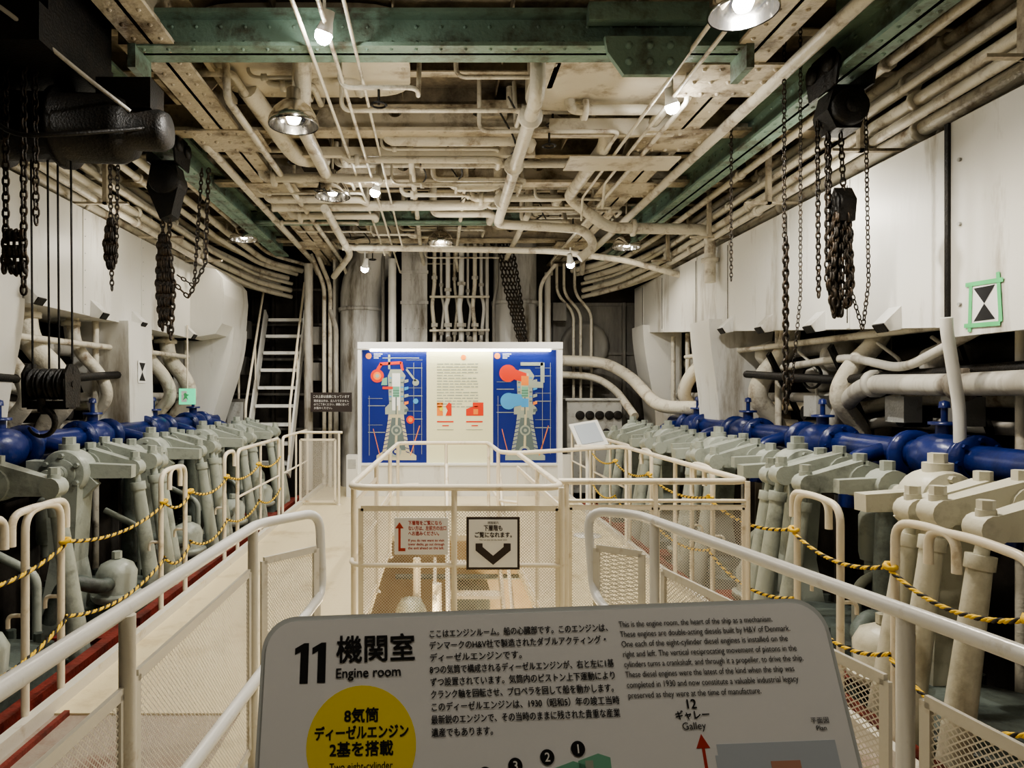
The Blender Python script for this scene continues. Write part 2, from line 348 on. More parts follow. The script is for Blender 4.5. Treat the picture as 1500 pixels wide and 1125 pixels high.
# ------------------------------------------------------------------ side ducts
def duct(name,s,X,z0a,z0b,z1a,z1b,y0,y1,thick=.75):
    b=B(name)
    xs=(s*X,s*(X+thick)); x0,x1=min(xs),max(xs)
    vs=[(x,y,z) for x in(x0,x1) for (y,z) in((y0,z0a),(y1,z0b),(y1,z1b),(y0,z1a))]
    b.add(vs,[(0,1,2,3),(7,6,5,4),(0,4,5,1),(1,5,6,2),(2,6,7,3),(3,7,4,0)],'duct')
    L=y1-y0; y=y0+.6; k=0
    while y<y1-.2:
        t=(y-y0)/L; za=z0a+(z0b-z0a)*t; zb=z1a+(z1b-z1a)*t
        b.bb(s*X-.008,s*X+.008,y,y+.045,za+.01,zb-.01,'duct')
        b.bb(s*X-.014,s*X+.0,y+.02,y+.026,za+.05,zb-.05,'black')
        for z in range(6): b.lathe((s*X-s*.008,y+.034,za+.1+(zb-za-.2)*z/5),(-s,0,0),[(.008,0),(0,.006)],'steel',6)
        y+=.95+.35*(k%2); k+=1
    for y in ([5.6,6.7,7.6,9.2] if s<0 else [4.85,5.8,6.7,7.6]):
        t=(y-y0)/L; za=z0a+(z0b-z0a)*t
        b.prism([(s*X-s*.0,za+.16),(s*X-s*.12,za+.04),(s*X-s*.08,za-.02),(s*X+s*.05,za+.0)],'y',y,y+.14,'duct')
        b.prism([(s*X-s*.121,za+.038),(s*X-s*.13,za+.03),(s*X-s*.09,za-.025),(s*X-s*.081,za-.02)],'y',y+.01,y+.13,'black')
    return b
b=duct('ventilation_duct',-1,3.4,2.3,2.3,3.32,3.32,.5,10.3,.8)
def drop(b,s,xi,yf,yb,zt,zb,wt,wb,sh,mat):
    n=14; L=[];R=[]
    for i in range(n+1):
        t=i/n; z=zt+(zb-zt)*t; e=t*t*(3-2*t)
        c=xi+s*(sh*e); w=wt+(wb-wt)*e
        L.append((c,z)); R.append((c+s*w,z))
    b.prism(L+R[::-1],'y',yf,yb,mat,False)
b.prism([(-3.4,2.3),(-3.05,2.36),(-2.96,2.5),(-2.93,2.9),(-2.95,3.12),(-3.05,3.25),(-3.4,3.32),(-4.2,3.32),(-4.2,2.3)],'y',9.4,10.6,'duct')
drop(b,-1,-2.95,9.9,10.6,2.5,.4,.9,.35,.45,'duct')
drop(b,-1,-3.3,7.3,7.9,2.32,1.1,.7,.4,-.02,'duct')
drop(b,-1,-3.38,5.2,5.6,2.32,1.2,.6,.4,.15,'duct')
b.done()
b=duct('ventilation_duct',1,3.3,1.82,2.55,3.25,3.28,2.6,11.4,.9)
drop(b,1,3.15,7.9,8.5,2.4,1.2,.75,.45,.12,'duct')
drop(b,1,3.2,10.6,11.2,2.6,1.0,.6,.4,.2,'duct')
b.bb(3.26,3.30,2.6,4.35,1.9,3.26,'duct')
b.bb(3.24,3.26,4.33,4.36,1.9,3.26,'black')
for y in(2.9,3.5,4.25):
    for z in(2.1,2.6,3.0): b.cyl((3.26,y,z),(3.245,y,z),.012,'steel',8)
b.done()
def target(x,y,z,s,k=.11):
    e=empty('survey_target')
    b=B('target_plate'); n=-s
    b.bb(x,x+n*.004,y-k,y+k,z-k*1.25,z+k*1.25,'white')
    xx=x+n*.006
    b.add([(xx,y-k*.8,z+k),(xx,y+k*.8,z+k),(xx,y,z)],[(0,1,2)],'ink'); b.add([(xx,y-k*.8,z-k),(xx,y+k*.8,z-k),(xx,y,z)],[(0,1,2)],'ink')
    b.done(e)
    if s>0:
        b=B('green_tape')
        for q,(a,c) in enumerate((((y-k*1.2,z-k*1.2),(y-k*1.0,z+k*1.7)),((y+k*1.1,z-k*1.6),(y+k*1.0,z+k*1.3)),((y-k*1.4,z+k*1.2),(y+k*1.4,z+k*1.3)),((y-k*1.2,z-k*1.3),(y+k*1.5,z-k*1.2)))):
            xx=x+n*(.007+.001*q); d=V((a[0]-c[0],a[1]-c[1])).normalized(); w=.013
            b.add([(xx,a[0]-d.y*w,a[1]+d.x*w),(xx,a[0]+d.y*w,a[1]-d.x*w),(xx,c[0]+d.y*w,c[1]-d.x*w),(xx,c[0]-d.y*w,c[1]+d.x*w)],[(0,1,2,3)],'tape')
        b.done(e)
target(3.26,4.06,2.08,1,.10); target(-3.285,7.6,1.78,-1,.1)
# ------------------------------------------------------------------ under-duct pipework on sides
for s in(-1,1):
    b=B('side_pipework')
    for i,(x,z,r) in enumerate([(3.9,2.1,.07),(4.05,1.85,.09),(3.75,1.6,.05),(4.1,1.5,.06),(3.95,1.3,.05)]):
        b.tube([(s*x,1,z),(s*x,6,z),(s*x,6.5,z-.1),(s*x,11.5,z-.1)],r,'pipecream' if i==3 else ('ductb' if i%2==0 else 'walldark'),12,.2)
    for y,r in(((4.9,.09),(5.5,.07),(6.1,.1),(6.9,.06),(8.6,.08),(9.3,.1)) if s<0 else ((5.6,.08),(7.1,.10),(9.3,.09))):
        b.tube([(s*3.7,y,2.5),(s*3.66,y,2.0),(s*3.5,y+.2,1.75),(s*3.45,y+.3,1.5),(s*3.75,y+.4,1.2),(s*3.8,y+.4,.6)],r,pc,14,.18)
        b.lathe((s*3.7,y,2.22),(0,0,1),[(r,0),(r*1.5,0),(r*1.5,.05),(r,.05)],pc,14)
    for y in(4.2,7.2,8.0,9.8,10.4): b.tube([(s*3.6,y,-.9),(s*3.6,y,2.4)],.035,pc,8)
    for y in(3.2,3.9,5.2,6.6): b.box((s*3.95,y,1.0),(.3,.4,.5),'walldark'); b.cyl((s*3.8,y+.1,1.35),(s*3.6,y+.1,1.35),.07,'black',14)
    b.tube([(s*3.5,3.0,2.0),(s*3.5,9.6,2.05)],.03,pc,8)
    b.tube([(s*3.45,3,1.72),(s*3.5,6,1.66),(s*3.4,7.5,1.75)],.04,'black',8,.3)
    b.tube([(s*3.6,3,.75),(s*3.6,11,.75)],.12,'enginedark',12)
    if s>0:
        b.tube([(1.9,11.2,2.08),(2.75,11.2,2.05),(3.0,10.6,1.8),(3.05,9.4,1.35),(3.4,8.6,1.35)],.09,pc,14,.3)
        b.tube([(1.9,11.3,1.85),(2.6,11.3,1.82),(2.85,10.9,1.6),(2.9,10.0,1.2)],.06,pc,12,.3)
        b.tube([(3.06,4.1,2.0),(3.07,4.11,1.92),(3.2,4.18,1.45),(3.22,4.2,1.1)],.034,'duct',12,.1)
        b.tube([(3.4,2.8,1.62),(3.4,4.6,1.60),(3.45,5.5,1.62),(3.55,5.95,1.45),(3.6,6.2,1.2)],.075,'ductb',14,.25)
        b.lathe((3.4,4.4,1.60),(0,1,0),[(.075,0),(.11,0),(.11,.05),(.075,.05)],'ductb',14)
        b.lathe((3.45,5.35,1.62),(0,1,0),[(.075,0),(.11,0),(.11,.05),(.075,.05)],'ductb',14)
        for y,z in((3.9,1.82),(5.0,1.8),(6.3,1.9),(6.6,1.7),(7.6,2.0)):
            b.lathe((3.75,y,z),(-1,-.2,-.3),[(0,-.1),(.1,-.1),(.13,0),(.12,.15),(.06,.2),(0,.2)],'ductb',16)
        for y in(4.5,5.9,7.0): b.beam((3.4,y,1.95),(3.9,y+.3,1.25),.03,.06,'black')
        for y in(4.7,5.3,6.5): b.box((3.62,y,1.42),(.14,.22,.2),'steel'); b.tube([(3.62,y,1.5),(3.6,y,1.8),(3.55,y+.2,1.95)],.014,'ductb',8,.05)
        b.lathe((3.55,6.45,1.7),(-1,-.3,0),[(.10,0),(.12,.0),(.12,.02),(.10,.02),(.10,0)],'black',18); b.cyl((3.7,6.5,1.7),(3.53,6.45,1.7),.02,'black',8)
        b.tube([(3.42,4.3,1.95),(3.42,5.0,1.72),(3.5,5.8,1.85),(3.45,6.8,1.8)],.035,'ductb',10,.2)
        for z in(.9,1.15,1.4,1.65): b.bb(1.95,2.9,11.6,11.75,z,z+.04,'walldark')
    b.done()
# ------------------------------------------------------------------ front-wall trunks & pipes
b=B('bulkhead_trunking')
b.tube([(-1.28,11.45,0),(-1.28,11.45,3.35),(-1.05,11.45,3.8),(-1.0,11.3,4.2)],.34,'trunk',24,.4)
b.lathe((-1.28,11.45,2.9),(0,0,1),[(.34,0),(.37,0),(.37,.06),(.34,.06)],'trunk',24)
b.bb(-.58,-.16,11.2,11.8,0,4.2,'trunk')
b.tube([(1.30,11.4,0),(1.30,11.4,4.2)],.36,'trunk',24); b.lathe((1.30,11.4,3.0),(0,0,1),[(.36,0),(.40,0),(.40,.06),(.36,.06)],'trunk',24)
b.bb(.80,.85,11.2,11.8,0,4.2,'ductb'); b.bb(-.72,-.68,11.2,11.8,0,4.2,'black'); b.bb(-1.72,-1.68,11.3,11.8,0,4.0,'ductb')
for z in(1,2,3,3.5): b.bb(-.60,-.14,11.18,11.2,z,z+.05,'trunk')
for zz in (2.2,2.6,3.0,3.4,3.8): b.rivets((-.55,11.2,zz),(-.19,11.2,zz),.09,.012,(0,-1,0),'trunk')
for i in range(8):
    x=-.04+i*.11; r=[.032,.022,.038,.024,.045,.022,.035,.028][i]; y=11.15+.12*(i%2)
    b.tube([(x,y,4.2),(x,y,3.3-.12*(i%3)),(x+(.05 if i%2 else -.04),y-.04,2.95),(x,y,2.6-.1*(i%2)),(x,y,.2)],r,'duct' if i%3 else 'pipecream',10,.1)
    b.hex((x,y,2.62-.12*(i%2)),(0,0,1),r*1.9,.06,'ductb'); b.hex((x,y,3.4-.1*(i%3)),(0,0,1),r*1.7,.05,'ductb')
for i in range(5):
    x=.02+i*.17; b.lathe((x,11.0,2.35+.06*(i%2)),(0,-1,0),[(0,-.1),(.012,-.1),(.012,0),(.05,0),(.05,.015),(0,.015)],'wallgrey',12)
b.tube([(-.12,11.05,3.1),(.85,11.05,3.1)],.02,pc,8); b.tube([(-.12,11.05,2.55),(.85,11.05,2.56)],.02,pc,8)
b.tube([(-.72,11.0,0),(-.72,11.0,3.7)],.065,'duct',12); b.tube([(1.80,11.1,0),(1.80,11.1,3.5)],.05,'ductb',12); b.tube([(1.66,10.95,0),(1.66,10.95,3.3),(1.9,10.95,3.6)],.03,pc,10,.15)
b.tube([(-2.05,10.9,0),(-2.05,10.9,3.6)],.07,'ductb',12)
b.tube([(-.88,11.15,0),(-.88,11.15,3.9)],.03,'wallgrey',10); b.tube([(-1.64,11.1,0),(-1.64,11.1,2.6),(-1.75,11.2,2.9)],.04,'ductb',10,.1)
b.tube([(.92,11.05,0),(.92,11.05,3.0),(.98,11.05,3.3),(.98,11.05,4.1)],.028,'wallgrey',10,.1)
for x in(-1.75,-1.85): b.tube([(x,11.2,0),(x,11.2,3.3),(x-.2,11.1,3.8)],.035,pc,8,.15)
for x in(2.0,2.12,2.3): b.tube([(x,11.4,3.7),(x,11.4,3.2),(x+.3,11.5,2.9),(x+.3,11.5,0)],.025,pc,8,.15)
for x,z in((-3.3,2.0),(-3.25,2.6),(-1.98,2.5),(-2.0,1.9),(2.05,2.9)): b.box((x,11.5,z),(.22,.2,.3),'wallgrey')
b.done()
b=B('instrument_cabinet')
b.bb(2.0,2.85,10.5,11.2,.0,1.42,'steel'); b.bb(1.97,2.88,10.47,11.22,1.42,1.46,'steel')
for x in(2.2,2.35,2.5,2.65,2.78): b.lathe((x,10.5,1.2),(0,-1,0),[(.07,0),(.07,.03),(.055,.035),(0,.03)],'black',16)
for x in(2.35,2.6): b.lathe((x,10.49,.95),(0,-1,0),[(.05,0),(.05,.03),(0,.032)],'black',14)
b.done(bevel=.01)
b=B('electrical_box'); b.bb(-3.35,-3.0,10.75,10.95,1.0,1.45,'wallgrey'); b.bb(-3.3,-3.05,10.74,10.75,1.05,1.4,'steel'); b.tube([(-3.15,10.85,1.45),(-3.15,10.85,2.2)],.02,pc,8); b.tube([(-3.15,10.85,1.0),(-3.15,10.85,-.9)],.02,pc,8); b.done()
b=B('steel_stairway')
for i in range(9):
    t=i/8; z=.45+2.3*t; y=10.3+1.2*t; b.bb(-2.88+.04*t,-2.25,y,y+.22,z,z+.05,'railwhite')
for x in(-2.90,-2.23):
    b.beam((x,10.25,.3),(x,11.6,2.9),.03,.2,'duct')
    b.tube([(x,10.3,.35),(x,10.35,1.35),(x,11.5,3.4)],.02,'rail',8,.08); b.tube([(x,10.9,1.7),(x,10.9,2.3)],.014,'rail',8)
b.done()
# ------------------------------------------------------------------ engines
def engine(name,s,X,ys,cream,flip,skip=()):
    e=empty(name)
    for k,y in enumerate(ys):
        m='enginecream' if k in cream else 'engine'
        b=B('cylinder_unit_%d'%(k+1))
        def A(a,dy,z): return V((X-s*a,y+dy*flip,z))
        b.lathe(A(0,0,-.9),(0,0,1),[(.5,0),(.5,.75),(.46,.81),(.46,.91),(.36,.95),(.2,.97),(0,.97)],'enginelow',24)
        for j in range(12):
            a=j*math.pi/6; b.hex(A(.40*math.cos(a),.40*math.sin(a),.03),(0,0,1),.028,.06,'enginelow')
        heads=(-.4,) if k not in skip else ()
        for dy in heads:
            b.beam(A(-.02,dy,-.3),A(-.02,dy,.35),.34,.36,m,.17,.2,up=(0,1,0)); b.beam(A(-.02,dy,.35),A(-.02,dy,.92),.17,.2,m,.24,.22,up=(0,1,0))
            b.beam(A(-.02,dy,.75),A(.16,dy,.93),.06,.1,m); b.beam(A(-.02,dy,.75),A(-.2,dy,.93),.06,.1,m)
            b.lathe(A(-.02,dy,.98)-V((0,.15,0)),(0,1,0),[(0,0),(.05,0),(.055,.03),(.10,.035),(.10,.05),(.155,.055),(.165,.08),(.165,.22),(.155,.25),(.08,.26),(.08,.29),(0,.29)],m,22)
            for j in range(6):
                a=j*math.pi/3+.5; b.hex(A(-.02+.125*math.cos(a),dy,.98+.125*math.sin(a))-V((0,.095,0)),(0,-1,0),.018,.03,m)
            b.cyl(A(-.02,dy,1.12),A(-.02,dy,1.18),.07,m,14); b.hex(A(-.02,dy,1.18),(0,0,1),.045,.05,m)
            b.beam(A(-.30,dy,1.0),A(.42,dy+.05,.98),.12,.13,m,.09,.09)
        b.cyl(A(-.02,-.7,.98),A(-.02,.7,.98),.045,m,14)
        rock=(-.1,.12,.34) if k not in skip else (.3,)
        for j,dy in enumerate(rock):
            zt=1.03+.03*(j%2); l=.32+.04*(j%2)
            b.beam(A(-.36,dy,zt-.07),A(-.02,dy,zt),.07,.10,m,.11,.2); b.beam(A(-.02,dy,zt),A(l,dy,zt-.05),.11,.2,m,.075,.10)
            b.cyl(A(-.02,dy-.07,zt-.03),A(-.02,dy+.07,zt-.03),.105,m,16)
            b.cyl(A(l,dy-.055,zt-.05),A(l,dy+.055,zt-.05),.062,m,14)
            b.cyl(A(l,dy,zt-.02),A(l,dy,zt+.03),.038,m,10); b.hex(A(l,dy,zt+.03),(0,0,1),.034,.04,m)
            b.hex(A(-.02,dy,zt+.09),(0,0,1),.04,.05,m)
            q=A(l+.19,dy*1.05,-.3); p=A(l+.02,dy,zt-.16)
            b.cyl(A(l,dy,zt-.06),p,.028,m,10)
            b.cyl(p,q,.045,m,16,.068)
            b.lathe(p,q-p,[(.045,0),(.056,0),(.056,.06),(.045,.06)],m,16)
            b.cyl(A(-.36,dy,zt-.1),A(-.36,dy,.3),.035,m,10); b.lathe(A(-.36,dy,.4),(0,0,1),[(.06,0),(.07,.05),(.07,.3),(.05,.34),(.03,.36)],m,12)
        if k not in skip:
            b.beam(A(-.3,.6,1.0),A(.28,.6,1.0),.09,.14,m,.06,.08); b.cyl(A(-.02,.53,1.0),A(-.02,.67,1.0),.1,m,16); b.hex(A(-.02,.6,1.09),(0,0,1),.04,.06,m)
            b.cyl(A(-.02,.6,.9),A(-.02,.6,.1),.06,'enginelow',12,.09)
        b.lathe(A(.30,-.35,.05),(0,0,1),[(.15,0),(.17,.02),(.17,.05),(.13,.06),(.14,.2),(.11,.26),(.05,.29),(0,.30)],m,18)
        b.hex(A(.30,-.35,.35),(0,0,1),.035,.05,m)
        b.tube([A(.3,-.35,.2),A(.3,-.6,.2),A(.12,-.7,.3),A(.0,-.7,.0)],.05,'enginelow',10,.12)
        b.tube([A(.1,.5,-.1),A(.1,.5,.4),A(-.2,.5,.55)],.028,m,8,.08)
        b.done(e,bevel=.014)
        b=B('red_plate_%d'%(k+1))
        b.bb(min(X-s*.62,X-s*.12),max(X-s*.62,X-s*.12),y+.56,y+.84,-.06,-.02,'red'); b.bb(min(X-s*.62,X-s*.55),max(X-s*.62,X-s*.55),y-.7,y+.7,-.02,.03,'red')
        b.done(e)
    y0,y1=ys[0]-.7,ys[-1]+.7
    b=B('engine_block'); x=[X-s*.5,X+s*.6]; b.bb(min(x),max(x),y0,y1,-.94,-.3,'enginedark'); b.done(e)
    b=B('cooling_manifold'); xm=X+s*.68; zm=1.12
    b.tube([(xm,y0-1,zm),(xm,y1,zm+.02)],.1,'blue',18)
    for k,y in enumerate(ys):
        for dy in (-.45,.1):
            b.lathe((xm,y+dy,zm),(0,1,0),[(.1,0),(.17,0),(.17,.03),(.172,.03),(.17,.06),(.1,.06)],'blue',20)
        b.lathe((xm,y-.16,zm),(0,1,0),[(.1,-.22),(.15,-.14),(.17,0),(.15,.14),(.1,.22)],'blue',18)
        b.tube([(xm,y+.35,zm),(xm,y+.35,zm+.02),(xm-s*.1,y+.35,zm-.0),(xm-s*.3,y+.35,zm-.05),(xm-s*.33,y+.35,zm-.4)],.06,'blue',14,.15)
        b.cyl((xm,y-.16,zm+.1),(xm,y-.16,zm+.22),.05,'blue',12); b.lathe((xm,y-.16,zm+.22),(0,0,1),[(.09,0),(.09,.02),(0,.02)],'blue',14)
        b.cyl((xm,y-.16,zm+.22),(xm,y-.16,zm+.33),.02,'blue',8); b.lathe((xm,y-.16,zm+.33),(0,0,1),[(.035,0),(.03,.04),(0,.05)],'blue',8)
        for j in range(8):
            a=j*math.pi/4; b.hex((xm+.14*math.cos(a),y-.455,zm+.14*math.sin(a)),(0,-1,0),.016,.02,'blue')
    b.tube([(xm+s*.25,y0-1,zm-.25),(xm+s*.25,y1,zm-.25)],.13,'blue',16)
    b.done(e)
engine('diesel_engine',1,2.62,[1.8,3.2,4.6,6.0,7.4,8.8],(0,1),-1)
engine('diesel_engine',-1,-2.62,[2.4,3.8,5.3,6.7,8.1,9.4],(),1,(1,))
# ------------------------------------------------------------------ railings
def panel(b,p0,p1,z0,z1,fr='panelframe',w=.03):
    p0=V((p0[0],p0[1],0));p1=V((p1[0],p1[1],0)); u=V((0,0,1))
    b.add([p0+u*z0,p1+u*z0,p1+u*z1,p0+u*z1],[(0,1,2,3)],'wiremesh')
    for z in(z0,z1): b.beam(p0+u*z,p1+u*z,.012,w,fr)
    for p in(p0,p1): b.beam(p+u*z0,p+u*z1,.012,w,fr,up=(p1-p0))
def post(b,x,y,z0,z1,r,mat): 
    b.tube([(x,y,z0),(x,y,z1)],r,mat,10); b.lathe((x,y,z0),(0,0,1),[(0,0),(r*2,0),(r*2,.012),(0,.012)],mat,12)
b=B('platform_railing')
b.tube([(-.84,.2,1),(-.81,1.26,1),(-.75,2.86,1),(-.54,3.14,1),(-.53,3.16,.62),(-.62,2.4,.56),(-.74,1.0,.5),(-.76,.3,.5)],.021,'railwhite',14,.09)
for x,y in((-.77,1.72),(-.745,2.80),(-.79,.6)): post(b,x-.01,y,0,.99,.021,'panelframe')
panel(b,(-.81,.62),(-.785,1.70),.1,.80); panel(b,(-.775,1.76),(-.76,2.76),.1,.82); panel(b,(-.73,2.88),(-.55,3.1),.1,.84)
post(b,-.55,3.13,0,.62,.018,'panelframe')
b.done()
b=B('platform_railing')
b.tube([(1.35,.4,1),(1.23,1.43,1),(.90,3.08,1),(.70,3.18,1),(.72,3.14,.62),(.80,2.4,.56),(1.05,1.0,.5),(1.1,.3,.5)],.021,'railwhite',14,.09)
for x,y in((1.18,1.72),(.93,2.92),(1.3,.9)): post(b,x,y,0,.99,.021,'railwhite')
panel(b,(1.29,.95),(1.19,1.66),.1,.80); panel(b,(1.17,1.78),(.95,2.86),.1,.80); panel(b,(.90,3.0),(.73,3.12),.1,.84)
b.done()
b=B('hatch_railing')
R='rail'
b.tube([(-.2,7.45,1),(-.42,7.4,1),(-.51,3.95,1),(.73,3.95,1),(.73,4.25,1)],.02,R,12,.14)
b.tube([(-.2,7.45,.55),(-.42,7.4,.55),(-.51,3.95,.55),(.73,3.95,.55)],.014,R,10,.12)
b.tube([(-.2,7.45,1),(.56,7.45,1),(.58,6.3,1),(.73,6.2,1),(1.85,6.9,1)],.02,R,12,.1)
b.tube([(.56,7.45,.55),(.58,6.3,.55),(.73,6.2,.55)],.014,R,10,.1)
for x,y in((-.50,4.1),(.1,3.95),(.72,3.95),(-.47,5.3),(-.44,6.4),(-.42,7.35),(.56,7.4),(.57,6.35),(.1,7.45),(.72,4.9)): post(b,x,y,0,1,.017,R)
panel(b,(-.44,3.95),(.70,3.95),.05,.88,R); panel(b,(-.50,4.1),(-.47,5.3),.05,.88,R)
panel(b,(-.47,5.3),(-.44,6.4),.05,.6,R); panel(b,(.72,4.0),(.72,6.1),.05,.88,R)
b.tube([(.73,4.25,1),(.73,6.1,1)],.02,R,10)
b.done()
b=B('hatch_railing')
b.tube([(.75,4.22,1),(1.93,4.22,1),(1.92,4.9,1),(1.9,6.9,1),(1.4,6.95,1)],.02,R,12,.12)
b.tube([(.75,4.22,.88),(1.93,4.22,.88)],.012,R,8)
for x,y in((.80,4.22),(1.35,4.22),(1.92,4.22),(1.92,5.5),(1.9,6.85)): post(b,x,y,0,1,.017,R)
panel(b,(.82,4.22),(1.34,4.22),.05,.84,R); panel(b,(1.36,4.22),(1.9,4.22),.05,.84,R)
b.done()
b=B('hatch_stairway')
for i in range(10):
    t=i/9; b.bb(.12,.62,6.9-2.6*t,7.1-2.6*t,-.22-2.1*t,-.19-2.1*t,'rail')
for x in(.1,.64):
    b.beam((x,7.15,-.1),(x,4.2,-2.4),.03,.18,'rail'); b.tube([(x,7.1,.8),(x,4.3,-1.5)],.018,'rail',8)
    for t in(.1,.5,.9): b.tube([(x,7.1-2.8*t,.8-2.3*t),(x,7.1-2.8*t,-.2-2.3*t)],.013,'rail',8)
for x,y in((-.4,5.0),(-.2,6.8),(.0,5.9)): b.tube([(x,y,-2.4),(x,y,-.1)],.04,'rail',10)
b.bb(-.46,.0,5.6,7.3,-.9,-.85,'rail'); b.bb(-.46,.0,4.4,4.6,-1.6,-.6,'duct')
for z in(-.5,-1.0,-1.5): b.tube([(-.46,6.2,z),(.1,6.2,z)],.02,'rail',8); b.tube([(-.46,7.6,z),(1.1,7.6,z)],.03,'enginelow',8)
for y in(5.9,6.5,7.1): b.tube([(-.02,y,-.85),(-.02,y,-.2)],.015,'rail',8)
b.tube([(-.02,5.7,-.2),(-.02,7.2,-.2)],.018,'rail',8)
b.lathe((-.25,6.6,-.85),(0,0,1),[(.15,0),(.15,.3),(.1,.4),(0,.42)],'engine',16)
b.lathe((.9,7.3,-1.6),(0,0,1),[(.2,0),(.2,.5),(.15,.6),(0,.62)],'engine',16); b.bb(.2,.6,7.7,8.2,-1.8,-.7,'enginelow')
b.done()
def rope(b,p0,p1,sag):
    p0=V(p0);p1=V(p1); L=(p1-p0).length; N=max(8,int(L/.008)); 
    for ph,mat in((0,'ropey'),(math.pi*.66,'ropey'),(math.pi*1.33,'ropeb')):
        pts=[]
        d=(p1-p0).normalized(); sd=d.cross(V((0,0,1))).normalized(); up=sd.cross(d)
        for i in range(N+1):
            t=i/N; c=p0+(p1-p0)*t-V((0,0,sag*4*t*(1-t))); a=2*math.pi*t*L/.075+ph
            pts.append(c+(sd*math.cos(a)+up*math.sin(a))*.005)
        b.tube(pts,.0068 if mat=='ropeb' else .0058,mat,5,cap=False)
def guard(s,X,posts,seg):
    b=B('guard_railing'); r=.018
    for (y,ln) in posts:
        x=X
        b.tube([(x,y,0),(x,y,.8),(x,y,.99),(x,y+ln*.5,1.01),(x,y+ln,1.0),(x,y+ln,.86)],r,'rail',10,.09)
        b.lathe((x,y,0),(0,0,1),[(0,0),(.045,0),(.045,.012),(0,.012)],'rail',12)
        b.tube([(x,y,.52),(x+s*.08,y,.52),(x+s*.08,y,.46)],.01,'rail',8,.03)
    for y0,y1 in seg:
        b.tube([(X,y0,0),(X,y0,1),(X,y1,1),(X,y1,0)],r,'rail',10,.1)
        k=int((y1-y0)/.9)
        for i in range(1,k+1): b.tube([(X,y0+(y1-y0)*i/(k+1),0),(X,y0+(y1-y0)*i/(k+1),1)],.014,'rail',8)
        b.tube([(X,y0,.55),(X,y1,.55)],.012,'rail',8)
    b.done()
guard(-1,-1.9,[(2.5,.5),(3.15,.35),(3.45,-.4),(4.7,.35),(5.15,-.3),(6.1,.3)],[(6.5,8.2),(8.4,10.0)])
guard(1,1.98,[(2.25,.5),(2.95,-.35),(3.35,.45),(3.75,-.3),(4.9,.35),(5.3,-.25),(6.3,.3)],[(7.0,8.6),(8.8,10.0)])
for s,X,ys in((-1,-1.88,[1.6,2.5,3.45,4.7,5.2,6.1,7.2,8.2]),(1,1.96,[1.5,2.25,2.95,3.75,4.9,6.3,7.5,8.6])):
    b=B('safety_rope')
    for i in range(len(ys)-1):
        for z,sg in((.80,.07),(.42,.09)):
            rope(b,(X,ys[i],z),(X,ys[i+1],z-.02),sg)
        b.tube([(X+.02*math.cos(t*.9),ys[i]+.02*math.sin(t*.9),.80+.008*math.sin(t)) for t in range(8)],.012,'ropey',6)
    b.done()
b=B('guard_railing')
b.tube([(-1.9,9.4,1.0),(-1.3,9.4,1.0)],.018,'rail',8); panel(b,(-1.88,9.4),(-1.4,9.4),.05,.9,'rail'); post(b,-1.35,9.4,0,1,.018,'rail'); b.done()
# ------------------------------------------------------------------ display board
e=empty('display_board')
b=B('cabinet'); yb=10.3
b.bb(-1.16,1.85,yb,yb+.06,0,2.29,'duct')
b.bb(-1.18,-1.13,yb-.14,yb+.06,0,2.29,'white'); b.bb(1.80,1.87,yb-.14,yb+.06,0,2.29,'white'); b.bb(-1.18,1.87,yb-.16,yb+.06,2.2,2.30,'white'); b.bb(-1.13,1.8,yb-.1,yb,0,.46,'duct'); b.bb(-1.13,1.8,yb-.12,yb,.46,.49,'white')
b.bb(-1.34,-1.18,yb-.2,yb,0,.62,'duct'); b.bb(1.87,2.0,yb-.2,yb,0,.62,'duct'); b.bb(-1.32,-1.2,yb-.202,yb-.2,.42,.56,'steel')
b.done(e)
b=B('light_strip'); b.bb(-1.0,1.7,yb-.12,yb-.08,2.165,2.195,'strip'); b.done(e)
b=B('poster_panels')
yf=yb-.006
b.bb(-1.13,-.155,yf,yb,.49,2.19,'posterblue'); b.bb(-.155,.845,yf,yb,.49,2.19,'postercream'); b.bb(.845,1.80,yf,yb,.49,2.19,'posterblue')
def flat(poly,mat,d=.004): b.prism(poly,'y',yf-d,yf-d+.0015,mat)
def disc(x,z,r,mat,d=.006): flat([(x+r*math.cos(a*math.pi/12),z+r*math.sin(a*math.pi/12)) for a in range(24)],mat,d)
def ln(x0,z0,x1,z1,w,mat,d=.005):
    dx,dz=x1-x0,z1-z0; l=math.hypot(dx,dz); nx,nz=-dz/l*w/2,dx/l*w/2
    flat([(x0+nx,z0+nz),(x1+nx,z1+nz),(x1-nx,z1-nz),(x0-nx,z0-nz)],mat,d)
